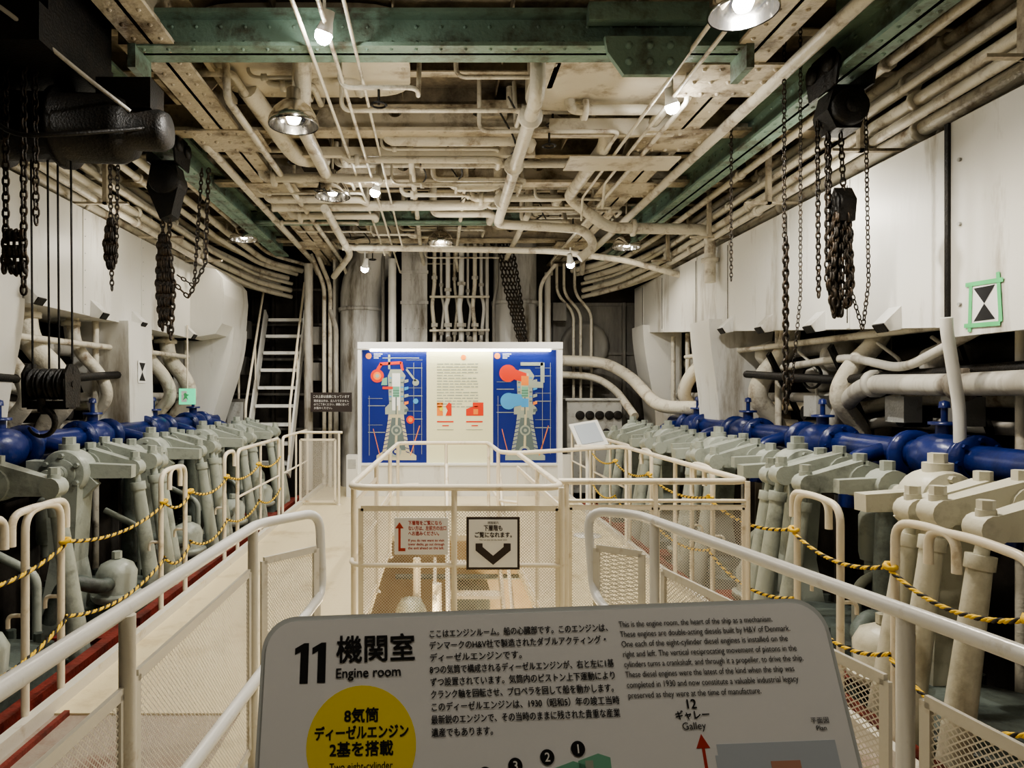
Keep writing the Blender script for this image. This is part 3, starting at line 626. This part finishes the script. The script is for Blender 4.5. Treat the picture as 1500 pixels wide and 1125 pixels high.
for cx,k in((-.62,0),(1.32,1)):
    # bedplate and A-frame
    flat([(cx-.29,.53),(cx+.31,.53),(cx+.31,.60),(cx+.21,.66),(cx+.14,1.05),(cx+.12,1.22),(cx-.11,1.22),(cx-.13,1.05),(cx-.20,.66),(cx-.29,.60)],'pcream2' if k==0 else 'pgrey')
    flat([(cx-.14,.68),(cx+.15,.68),(cx+.07,1.17),(cx-.06,1.17)],'pgrey2',.006)
    for q in range(9): ln(cx-.20+q*.008,.64+q*.06,cx-.14+q*.009,.66+q*.06,.010,'posterblue',.0075); ln(cx+.15-q*.009,.66+q*.06,cx+.21-q*.008,.64+q*.06,.010,'posterblue',.0075)
    ln(cx,.66,cx+.02,1.35,.035,'pcream2',.009); disc(cx,.66,.085,'pgrey',.008); disc(cx,.66,.05,'posterblue',.010); disc(cx,.66,.025,'pcream2',.012)
    disc(cx+.01,.98,.08,'pgrey',.0105); disc(cx+.01,.98,.055,'pgrey2',.012); disc(cx+.01,.98,.025,'pgrey',.0135)
    flat([(cx-.16,1.22),(cx+.16,1.22),(cx+.18,1.32),(cx+.12,1.38),(cx+.12,1.72),(cx+.15,1.80),(cx+.08,1.9),(cx-.08,1.9),(cx-.12,1.80),(cx-.10,1.38),(cx-.16,1.32)],'pgrey',.006)
    for q in range(6): ln(cx-.10,1.42+q*.07,cx-.065,1.42+q*.07,.018,'plblue' if q%2 else 'pgrey2',.0085); ln(cx+.075,1.42+q*.07,cx+.115,1.42+q*.07,.018,'plblue' if q%2 else 'pgrey2',.0085)
    flat([(cx-.055,1.28),(cx+.065,1.28),(cx+.065,1.84),(cx-.055,1.84)],'white' if k==0 else 'pcream2',.0085); flat([(cx-.045,1.48),(cx+.055,1.48),(cx+.055,1.64),(cx-.045,1.64)],'dgreen',.010); ln(cx+.005,1.22,cx+.005,1.48,.02,'pgrey2',.010)
    for z in (1.50,1.54,1.58): ln(cx-.045,z,cx+.055,z,.006,'ink',.0115)
    for q in range(5): flat([(cx+.13,1.25+q*.11),(cx+.19,1.27+q*.11),(cx+.19,1.31+q*.11),(cx+.13,1.30+q*.11)],('pgrey2','porange','pgrey','plblue','pgrey')[q],.0085)
    for z in (1.02,1.42,1.80) if k else (.80,1.15,1.50,1.92): ln(cx+.16,z,cx+.40,z,.012,'pgrey'); ln(cx+.16,z+.12,cx+.40,z+.12,.005,'pgrey')
    for z in (1.25,1.6) if k else (.95,1.35): ln(cx-.42,z,cx-.16,z,.010,'pgrey'); ln(cx-.42,z+.11,cx-.2,z+.11,.005,'pgrey')
    for xx in(cx+.27,cx+.39): ln(xx,.62,xx,2.0,.006,'pgrey')
    ln(cx-.40,.6,cx-.40,1.5,.006,'pgrey'); ln(cx+.22,.6,cx+.36,1.05,.014,'porange'); ln(cx-.24,.6,cx-.34,1.0,.010,'porange')
    disc(cx-.41,2.10,.045,'porange')
    for q in range(3): ln(cx-.33,2.13-q*.03,cx-.2-q*.03,2.13-q*.03,.012,'white')
    if k==0:
        disc(cx-.28,1.80,.10,'pred'); disc(cx-.28,1.80,.06,'porange',.008); disc(cx-.28,1.80,.03,'pgrey',.0095); disc(cx+.22,1.14,.06,'pred'); disc(cx+.22,1.14,.035,'porange',.008); ln(cx-.28,1.88,cx-.22,1.98,.05,'pred'); ln(cx-.24,1.98,cx+.08,2.0,.045,'pred'); ln(cx+.08,2.01,cx+.10,1.88,.04,'pred'); ln(cx-.2,1.62,cx-.02,1.62,.04,'pred',.0095); flat([(cx-.22,1.66),(cx-.13,1.66),(cx-.13,1.78),(cx-.2,1.76)],'dgreen',.009)
        ln(cx-.2,2.07,cx+.35,2.07,.012,'pgrey'); ln(cx-.1,1.9,cx-.1,2.12,.03,'pgrey'); ln(cx+.16,1.9,cx+.3,1.72,.03,'pgrey',.009); disc(cx+.3,1.70,.05,'pgrey',.009); disc(cx+.3,1.42,.04,'plblue',.009)
    else:
        disc(cx-.25,1.84,.13,'pred',.0075); flat([(cx-.2,1.76),(cx-.0,1.70),(cx+.03,1.74),(cx+.03,1.84),(cx-.2,1.92)],'pred',.009); disc(cx-.24,1.42,.125,'plblue',.0075); flat([(cx-.24,1.32),(cx-.03,1.36),(cx-.03,1.52),(cx-.24,1.54)],'plblue',.009)
        ln(cx-.06,1.98,cx+.28,1.98,.05,'pgrey',.009); ln(cx+.27,2.0,cx+.27,1.70,.06,'pgrey',.009); flat([(cx+.05,1.62),(cx+.28,1.62),(cx+.28,1.70),(cx+.05,1.74)],'pgrey',.0095); flat([(cx-.05,1.33),(cx+.06,1.33),(cx+.06,1.46),(cx-.05,1.46)],'plblue',.011); flat([(cx-.05,1.66),(cx+.06,1.66),(cx+.06,1.8),(cx-.05,1.8)],'porange',.011)
for q in range(16):
    z=1.98-q*.043; w=.62 if q%5!=4 else .4
    x=.0
    while x<w*.95:
        l=random.uniform(.04,.11); ln(x,z,min(x+l,w),z,.013,'pgrey',.004); x+=l+.018
disc(.4,2.08,.04,'porange')
for x0 in (.0,.44):
    pts=[(x0,1.20),(x0+.09,1.20),(x0+.09,1.26),(x0+.06,1.30),(x0+.09,1.34),(x0+.09,1.40),(x0,1.40)] if x0==0 else [(x0,1.20),(x0+.26,1.20),(x0+.26,1.40),(x0+.10,1.40),(x0+.10,1.34),(x0,1.30)]
    flat(pts,'porange' if x0==0 else 'pred')
    if x0==0:
        flat([(.13,1.20),(.22,1.20),(.22,1.38),(.18,1.40),(.13,1.34),(.16,1.28)],'pred',.006); disc(.065,1.3,.028,'yellow',.008)
    else: flat([(.55,1.22),(.62,1.22),(.62,1.3),(.55,1.3)],'porange',.006)
    ln(x0,1.11,x0+.25,1.11,.02,'pred'); ln(x0+.08,1.05,x0+.18,1.05,.015,'pred'); ln(x0,.99,x0+.25,.99,.008,'pgrey')
b.done(e)
# ------------------------------------------------------------------ small info signs
RX=Matrix.Rotation(math.pi/2,4,'X')
def signbase(name,x,y,z): return empty(name,Matrix.Translation((x,y,z))@RX)
e=signbase('direction_sign',.32,3.90,.69)
b=B('plate'); b.bb(-.152,.152,-.15,.15,0,.008,'inkbrown'); b.bb(-.138,.138,-.136,.136,.008,.010,'white')
b.prism([(-.10,.0),(-.06,.0),(-.06,-.02),(0,-.07),(.06,-.02),(.06,.0),(.10,.0),(.10,-.04),(0,-.122),(-.10,-.04)],'z',.010,.0115,'inkbrown'); b.done(e)
text(e,'t1','順路案内',(0,.112,.0125),.016,'inkbrown','CENTER'); text(e,'t2','下層階も',(0,.074,.0125),.036,'inkbrown','CENTER',width=.105,bold=.0012); text(e,'t3','ご覧になれます。',(.008,.036,.0125),.034,'inkbrown','CENTER',width=.21,bold=.0012)
text(e,'t4','You can also see the lower deck',(0,.017,.0125),.012,'inkbrown','CENTER')
e=signbase('direction_sign',-.09,3.90,.73)
b=B('plate'); b.bb(-.153,.153,-.105,.105,0,.006,'white')
b.bb(-.130,-.117,-.07,.05,.006,.0075,'inkred'); b.bb(-.130,-.09,-.085,-.068,.006,.0075,'inkred'); b.prism([(-.148,.045),(-.1235,.08),(-.1,.045)],'z',.006,.0075,'inkred'); b.done(e)
for q,t in enumerate(('下層階をご覧になら','ない方は、左前方の出口','へお進みください。')): text(e,'t1_%d'%q,t,(-.075,.066-q*.030,.0085),.027,'inkred','LEFT',width=(.19,.215,.175)[q],bold=.0008)
for q,t in enumerate(('If you do not want to visit','lower decks, go out through','the exit ahead on the left.')): text(e,'t2_%d'%q,t,(-.075,-.030-q*.022,.0085),.020,'inkred','LEFT',width=.205,bold=.0005)
e=signbase('notice_sign',-1.64,10.6,1.40)
b=B('plate'); b.bb(-.32,.32,-.15,.15,0,.012,'inkbrown'); b.done(e)
text(e,'t1','この上部は倉庫になっています',(0,.07,.014),.05,'white','CENTER',width=.56)
for q,t in enumerate(('関係者以外は、立入りできません','のでご了承ください。順路に従って','お進みください。')): text(e,'t2_%d'%q,t,(-.27,.005-q*.055,.014),.042,'white','LEFT',width=(.54,.54,.28)[q])
e=signbase('exit_sign',-3.15,8.6,1.5); b=B('lightbox'); b.bb(-.1,.1,-.1,.1,-.03,0,'exit'); b.bb(-.07,0,-.07,.07,0,.002,'white'); b.prism([(-.05,-.05),(-.03,-.0),(-.04,.03),(-.02,.05),(0,.03),(.03,.02),(0,0),(.02,-.05),(-.01,-.02)],'z',.002,.004,'tape'); b.tube([(0,.1,-.015),(0,.9,-.015)],.01,'rail',6); b.done(e)
b=B('information_lectern'); rt=Matrix.Rotation(math.radians(48),3,'X')@Matrix.Rotation(math.radians(12),3,'Z')
b.box((1.62,7.3,1.1),(.32,.34,.02),'white',rt); b.box((1.62,7.29,1.115),(.24,.26,.006),'plangrey',rt); b.tube([(1.62,7.35,0),(1.62,7.35,1.08)],.02,'railwhite',10); b.lathe((1.62,7.35,0),(0,0,1),[(0,0),(.15,0),(.15,.015),(0,.015)],'railwhite',16); b.done()
# ------------------------------------------------------------------ foreground information sign
up=V((0,.385,.923)).normalized(); n=V((1,0,0)).cross(up)
mat=Matrix(((1,up.x,n.x,.118),(0,up.y,n.y,.75),(0,up.z,n.z,1.314),(0,0,0,1)))@Matrix.Rotation(math.radians(2),4,'Z')
e=empty('engine_room_information_sign',mat)
def rrect(x0,x1,y0,y1,r):
    o=[]
    for cx,cy,a0 in((x1-r,y1-r,0),(x0+r,y1-r,90),(x0+r,y0+r,180),(x1-r,y0+r,270)):
        for k in range(9): a=math.radians(a0+k*90/8); o.append((cx+r*math.cos(a),cy+r*math.sin(a)))
    return o
b=B('panel'); b.prism(rrect(-.308,.308,-.44,0,.036),'z',-.012,-.002,'signedge'); b.prism(rrect(-.303,.303,-.435,-.005,.032),'z',-.002,0,'signwhite')
z1=.0004
b.prism([(-.200+.056*math.cos(k*math.pi/24),-.128+.056*math.sin(k*math.pi/24)) for k in range(48)],'z',0,z1,'yellow')
for x0 in(-.2715,-.2530): b.prism([(x0+p,-.068+q) for p,q in((.0145,0),(.0145,.040),(.0095,.040),(0,.0350),(0,.0285),(.0060,.0315),(.0060,0))],'z',0,z1,'ink')
b.prism([(.1475,-.185),(.1505,-.185),(.1505,-.143),(.156,-.143),(.149,-.130),(.142,-.143),(.1475,-.143)],'z',0,z1,'inkred')
b.prism([(.160,-.20),(.160,-.150),(.163,-.150),(.163,-.140),(.285,-.140),(.285,-.165),(.29,-.2)],'z',0,z1,'plangrey'); b.prism([(.215,-.20),(.215,-.157),(.245,-.157),(.245,-.20)],'z',z1,z1*2,'planred')
for k in range(8):
    x=.035-k*.026; y=-.150-k*.006
    b.prism([(x-.015,y-.05),(x+.018,y-.05),(x+.018,y+.002),(x+.006,y+.006),(x-.015,y)],'z',0,z1,'dgreen'); b.prism([(x-.008,y-.05),(x+.0,y-.05),(x+.0,y),(x-.008,y)],'z',z1,z1*1.6,'pgrey')
for k,(x,y) in enumerate(((.021,-.139),(-.011,-.1455),(-.044,-.152),(-.075,-.159))):
    b.prism([(x+.0072*math.cos(j*math.pi/12),y+.0072*math.sin(j*math.pi/12)) for j in range(24)],'z',z1*1.7,z1*2.2,'ink')
    text(e,'num_%d'%(k+1),str(k+1),(x,y-.004,z1*2.6),.0115,'white','CENTER',bold=.0003)
b.done(e)
zt=.0008
text(e,'t_room','機関室',(-.228,-.047,zt),.029,'ink','LEFT',width=.083,bold=.0009)
text(e,'t_room_en','Engine room',(-.228,-.064,zt),.0135,'ink','LEFT',width=.068,bold=.0003)
jp=['ここはエンジンルーム。船の心臓部です。このエンジンは、','デンマークのH&V社で製造されたダブルアクティング・','ディーゼルエンジンです。','8つの気筒で構成されるディーゼルエンジンが、右と左に1基','ずつ設置されています。気筒内のピストン上下運動により','クランク軸を回転させ、プロペラを回して船を動かします。','このディーゼルエンジンは、1930（昭和5）年の竣工当時','最新鋭のエンジンで、その当時のままに残された貴重な産業','遺産でもあります。']
wj=[.193,.190,.098,.196,.195,.192,.196,.196,.063]
for k,(t,w) in enumerate(zip(jp,wj)): text(e,'jp_%d'%k,t,(-.128,-.0265-k*.0120,zt),.0086,'ink','LEFT',width=w,bold=.0002)
en=['This is the engine room, the heart of the ship as a mechanism.','These engines are double-acting diesels built by H&V of Denmark.','One each of the eight-cylinder diesel engines is installed on the','right and left. The vertical reciprocating movement of pistons in the','cylinders turns a crankshaft, and through it a propeller, to drive the ship.','These diesel engines were the latest of the kind when the ship was','completed in 1930 and now constitute a valuable industrial legacy','preserved as they were at the time of manufacture.']
we=[.168,.185,.180,.187,.192,.180,.182,.140]
for k,(t,w) in enumerate(zip(en,we)): text(e,'en_%d'%k,t,(.079,-.0235-k*.0101,zt),.0086,'ink','LEFT',width=w)
text(e,'c1','8気筒',(-.2,-.106,zt),.0145,'ink','CENTER',bold=.0006); text(e,'c2','ディーゼルエンジン',(-.2,-.1215,zt),.0135,'ink','CENTER',width=.096,bold=.0006)
text(e,'c3','2基を搭載',(-.2,-.137,zt),.0145,'ink','CENTER',bold=.0006); text(e,'c4','Two eight-cylinder',(-.2,-.150,zt),.0095,'ink','CENTER',width=.064)
text(e,'g1','12',(.143,-.106,zt),.0125,'ink','CENTER',bold=.0003); text(e,'g2','ギャレー',(.143,-.1155,zt),.0092,'ink','CENTER',bold=.0003); text(e,'g3','Galley',(.143,-.1255,zt),.0098,'ink','CENTER')
text(e,'p1','平面図',(.274,-.124,zt),.0065,'ink','CENTER'); text(e,'p2','Plan',(.274,-.131,zt),.0068,'ink','CENTER')
b=B('stand'); b.tube([(0,-.25,-.02),(0,-.36,-.08)],.02,'steel',10); b.done(e)
bpy.context.view_layer.update()
b=B('stand_post'); pw=mat@V((0,-.36,-.08)); iv=mat.inverted()
b.tube([iv@V((pw.x,pw.y,pw.z)),iv@V((pw.x,pw.y,0.01))],.025,'steel',12); b.done(e)
# ------------------------------------------------------------------ chains, hoists, hooks
def chain(b,pts,size=.03,mat='chain',wr=.006):
    pts=[V(p) for p in pts]; seg=[]
    for a,c in zip(pts[:-1],pts[1:]):
        L=(c-a).length; k=max(1,int(L/(size*1.45)))
        for i in range(k): seg.append((a+(c-a)*(i+.5)/k,(c-a).normalized()))
    for i,(c,d) in enumerate(seg):
        a=V((1,0,0)) if i%2 else V((0,1,0)); sd=(a-d*a.dot(d)).normalized()
        loop=[c+d*size*math.cos(t*math.pi/5)+sd*size*.55*math.sin(t*math.pi/5) for t in range(10)]
        b.tube(loop,wr,mat,5,closed=True)
def hook(b,x,y,z,r,mat='black'):
    b.tube([(x,y,z+r*1.6),(x,y,z+r*.7)]+[(x+r*.95*math.sin(a),y,z-r*.1+r*.95*math.cos(a)) for a in [math.radians(q) for q in range(10,255,20)]],r*.28,mat,10,r1=r*.1)
def trolley(b,x,y):
    for sx in(-.12,.12):
        b.prism([(y-.16,3.56),(y+.16,3.56),(y+.2,3.72),(y+.12,3.82),(y-.12,3.82),(y-.2,3.72)],'x',x+sx-.008,x+sx+.008,'black')
        for dy in(-.1,.1): b.lathe((x+sx*1.1,y+dy,3.73),(1 if sx>0 else -1,0,0),[(0,-.02),(.06,-.02),(.06,.02),(0,.02)],'black',14)
    b.cyl((x-.13,y,3.6),(x+.13,y,3.6),.025,'black',10)
b=B('chain_hoist')
x,y=2.72,4.6
trolley(b,x,y)
b.prism([(x-.10,3.56),(x+.10,3.56),(x+.13,3.44),(x+.08,3.30),(x-.08,3.30),(x-.14,3.42)],'y',y-.09,y+.09,'black'); b.lathe((x,y-.14,3.43),(0,1,0),[(0,0),(.11,0),(.12,.02),(.12,.26),(.11,.28),(0,.28)],'black',18)
b.lathe((x,y-.16,3.43),(0,1,0),[(0,0),(.05,0),(.05,.02)],'black',12)
chain(b,[(x,y,3.3),(x+.02,y,2.9)],.03); b.lathe((x-.03,y,2.82),(1,0,0),[(0,0),(.075,0),(.05,.03),(.05,.06),(.075,.09),(0,.09)],'black',16); b.prism([(y-.04,2.70),(y+.04,2.70),(y+.06,2.84),(y,2.93),(y-.06,2.84)],'x',x-.045,x+.075,'black')
hook(b,x+.02,y,2.62,.06)
for k in range(12):
    dx=random.uniform(-.09,.10); dy=random.uniform(-.05,.05); chain(b,[(x+dx*.5,y+dy,2.75),(x+dx,y+dy,2.3),(x+dx*.6,y+dy,2.06+random.random()*.15)],.034,wr=.009)
chain(b,[(x-.09,y,3.3),(x-.09,y,2.3)],.03)
chain(b,[(x-.05,y+.05,3.3),(x-.05,y+.05,2.5)],.03); chain(b,[(x-.13,y+.05,3.4),(x-.12,y+.05,2.2)],.025)
chain(b,[(x+.2,y+.05,3.5),(x+.22,y+.05,2.3),(x+.18,y+.05,1.98),(x+.1,y+.05,2.25)],.022,wr=.004)
b.done()
b=B('hanging_chain'); chain(b,[(2.35,4.62,4.15),(2.35,4.62,2.6)],.022,wr=.004); chain(b,[(2.36,4.62,2.6),(2.36,4.62,1.42)],.03,wr=.009); chain(b,[(2.46,4.62,4.15),(2.46,4.62,2.2),(2.4,4.62,1.6)],.02,wr=.003); b.done()
b=B('hanging_chain'); chain(b,[(2.5,5.8,3.9),(2.5,5.8,2.5)],.022,wr=.004); b.done()
b=B('hanging_chain')
for k in range(5): chain(b,[(.95+.05*k,10.8,4.1),(1.05+.06*k,10.8,3.3),(1.3+.03*k,10.8,2.35)],.04,wr=.012)
b.done()
b=B('chain_hoist')
x,y=-2.4,4.1
trolley(b,x,y); trolley(b,x,y-.5)
b.bb(-2.78,-2.04,3.5,4.3,3.36,3.56,'black')
b.lathe((-2.95,4.1,3.16),(1,0,-.03),[(0,0),(.16,0),(.2,.02),(.2,.3),(.24,.3),(.24,.34),(.2,.34),(.2,.7),(.24,.7),(.24,.74),(.2,.74),(.2,1.05),(.17,1.12),(.12,1.14),(.12,1.3),(.10,1.34),(0,1.34)],'black',24)
b.bb(-2.95,-2.5,3.6,3.95,3.0,3.36,'black'); b.bb(-2.72,-2.54,3.5,4.3,3.56,3.98,'black'); b.bb(-2.26,-2.05,3.6,4.3,3.56,3.9,'black')
b.bb(-2.0,-1.68,4.0,4.2,3.22,3.4,'black')
b.tube([(-2.4,3.4,3.60),(-2.2,3.45,3.5),(-1.95,3.75,3.3),(-1.8,4.0,3.2)],.012,'ductb',8,.3)
b.tube([(-2.5,3.6,3.3),(-2.3,3.6,2.9),(-2.0,3.7,2.95),(-1.7,4.0,3.1)],.012,'black',8,.2)
b.done()
b=B('crane_hook_block')
for xx in(-2.44,-2.34,-2.28,-2.2): b.tube([(xx,4.1,3.2),(xx*.995,4.1,1.66)],.007,'black',6)
for xx in(-2.42,-2.36,-2.30,-2.24): b.lathe((xx,4.1,1.60),(1,0,0),[(0,0),(.095,0),(.095,.012),(.07,.02),(.07,.03),(.095,.04),(.095,.05),(0,.05)],'black',20)
b.prism([(4.02,1.46),(4.18,1.46),(4.19,1.66),(4.14,1.72),(4.06,1.72),(4.01,1.66)],'x',-2.445,-2.43,'black'); b.prism([(4.02,1.46),(4.18,1.46),(4.19,1.66),(4.14,1.72),(4.06,1.72),(4.01,1.66)],'x',-2.20,-2.185,'black')
b.cyl((-2.45,4.1,1.6),(-2.18,4.1,1.6),.02,'black',10); b.bb(-2.44,-2.19,4.06,4.14,1.45,1.5,'black'); b.cyl((-2.34,4.1,1.47),(-2.34,4.1,1.42),.04,'black',12); hook(b,-2.34,4.04,1.38,.085); b.done()
b=B('hanging_chain'); chain(b,[(-2.40,3.8,3.6),(-2.4,3.8,2.3),(-2.34,3.8,2.2)],.03,wr=.007); chain(b,[(-2.30,3.8,3.6),(-2.3,3.8,2.1)],.03,wr=.007); chain(b,[(-2.27,3.85,3.6),(-2.26,3.85,2.5)],.03,wr=.006)
for k in range(4): chain(b,[(-2.40+.03*k,3.8,2.45),(-2.41+.04*k,3.8,2.22)],.03,wr=.009)
b.done()
b=B('chain_hoist'); x,y=-2.42,6.1
trolley(b,-2.4,y)
b.prism([(x-.10,3.56),(x+.12,3.56),(x+.15,3.42),(x+.08,3.12),(x-.02,3.08),(x-.14,3.36)],'y',y-.09,y+.09,'black'); b.lathe((x+.02,y-.14,3.42),(0,1,0),[(0,0),(.12,0),(.13,.02),(.13,.26),(.12,.28),(0,.28)],'black',18)
chain(b,[(x-.03,y,3.2),(x-.03,y,2.5)],.03,wr=.008); chain(b,[(x+.04,y,3.2),(x+.0,y,2.5)],.03,wr=.008)
for k in range(10):
    dx=random.uniform(-.08,.08); chain(b,[(x+dx*.5-.02,y,2.95),(x+dx,y,2.5),(x+dx*.6,y,2.02+random.random()*.2)],.036,wr=.01)
chain(b,[(x+.05,y,2.55),(x+.2,y,2.4),(x+.35,y,2.7),(x+.38,y,3.55)],.03,wr=.007); chain(b,[(x+.1,y,2.6),(x+.25,y,2.5),(x+.32,y,3.55)],.025,wr=.006)
b.done()
b=B('hanging_chain'); x,y=-2.38,5
chain(b,[(x-.02,y,3.6),(x,y,2.3)],.024,wr=.005); chain(b,[(x+.05,y,3.6),(x+.03,y,2.5)],.024,wr=.005)
for k in range(8):
    dx=random.uniform(-.06,.06); chain(b,[(x+dx*.4,y,2.82),(x+dx,y,2.62),(x+dx*.5,y,2.46)],.032,wr=.009)
b.done()
# ------------------------------------------------------------------ lamps
def light(name,typ,loc,energy,col=(1,.91,.77),size=.1,spot=None,rot=None,parent=None):
    l=bpy.data.lights.new(name,typ); l.energy=energy; l.color=col
    if typ=='AREA': l.size=size
    else: l.shadow_soft_size=size
    if spot: l.spot_size=spot; l.spot_blend=.6
    o=bpy.data.objects.new(name,l); bpy.context.collection.objects.link(o); o.location=loc
    if rot: o.rotation_euler=rot
    if parent: o.parent=parent
    return o
def domelamp(x,y,z,on=0,r=.18):
    e=empty('pendant_lamp',Matrix.Translation((x,y,z)))
    b=B('reflector')
    b.lathe((0,0,0),(0,0,1),[(r,0),(r*1.03,.01),(r*.98,.06),(r*.8,.12),(r*.5,.17),(r*.3,.19),(r*.28,.27),(r*.1,.29),(0,.29)],'chrome',28)
    b.lathe((0,0,0),(0,0,1),[(r*.98,0.005),(r*.93,.06),(r*.76,.11),(r*.4,.155),(0,.16)],'chrome',28)
    b.cyl((0,0,.27),(0,0,max(.3,4.15-z)),.012,'rail',8)
    b.lathe((0,0,.01),(0,0,1),[(0,0),(.04,.015),(.055,.05),(.04,.09),(.02,.12)],'bulb' if on>100 else 'bulbdim',14)
    b.done(e)
    if on: light('lamp_light','SPOT',(0,0,-.02),on,size=.05,spot=math.radians(150),parent=e)
def spotlamp(x,y,z,en,aim=(0,0)):
    e=empty('track_spotlight',Matrix.Translation((x,y,z)))
    b=B('housing'); ax=V((aim[0],aim[1],-1)).normalized()
    b.lathe(V((0,0,0))-ax*.12,ax,[(0,0),(.03,0),(.035,.06),(.05,.12),(.046,.12),(.03,.08)],'white',16); b.cyl((0,0,.1),(0,0,.2),.01,'white',6)
    b.lathe(V((0,0,0))-ax*.02,ax,[(.035,0),(.052,.03),(.045,.065),(.022,.085),(0,.09)],'bulb',16); b.done(e)
    l=light('spot_light','SPOT',ax*.10,en,col=(1,.97,.9),size=.04,spot=math.radians(130),parent=e)
    l.rotation_mode='QUATERNION'; l.rotation_quaternion=ax.to_track_quat('-Z','Y')
domelamp(-1.05,5.0,3.5,50); domelamp(-1.07,7.0,3.55,50); domelamp(-2.6,9.2,3.6,40); domelamp(.05,9.5,3.62,60); domelamp(2.5,9.0,3.45,50); domelamp(1.66,3.7,3.6,220)
domelamp(-1.0,.6,3.6,50); domelamp(1.3,.2,3.6,60)  # this pair is added overhead, out of view, to light the information sign
spotlamp(-.66,4.0,3.66,190,(-.35,.3)); spotlamp(1.72,5.0,3.66,190,(.3,.2)); spotlamp(-.63,7.0,3.62,170,(-.3,.2)); spotlamp(-.95,9.0,3.2,90,(-.2,.5)); spotlamp(1.7,8.7,3.2,90,(.2,.5))
light('deck_fill_light','POINT',(-3.5,8.9,.9),12,col=(1,.75,.4),size=.1); light('deck_fill_light','POINT',(3.6,8.6,1.0),14,col=(1,.75,.4),size=.1)
light('lower_deck_light','POINT',(-.15,5.6,-.5),50,col=(1,.82,.54),size=.15); light('lower_deck_light','POINT',(.9,7.6,-1.0),40,col=(1,.82,.54),size=.15)
for x,y,en in((-.2,4.9,19),(.3,7.8,21),(-3.0,6.8,9),(3.0,5.5,15),(0,2,17)):
    light('added_ceiling_fill','POINT',(x,y,3.0),en,col=(1,.93,.80),size=.12)  # added point fills without fixtures, brighten the ceiling structure
w=bpy.data.worlds.new('world'); bpy.context.scene.world=w; w.use_nodes=True
w.node_tree.nodes['Background'].inputs[0].default_value=(1,.95,.88,1); w.node_tree.nodes['Background'].inputs[1].default_value=.05
bpy.context.scene.view_settings.look='AgX - Medium High Contrast'
cd=bpy.data.cameras.new('camera'); cd.sensor_width=36; cd.lens=24; cd.shift_x=.0733; cd.clip_start=.05
cd.shift_y=.0083
co=bpy.data.objects.new('camera',cd); bpy.context.collection.objects.link(co); co.location=(0,0,1.55); co.rotation_euler=(math.pi/2,0,0)
bpy.context.scene.camera=co
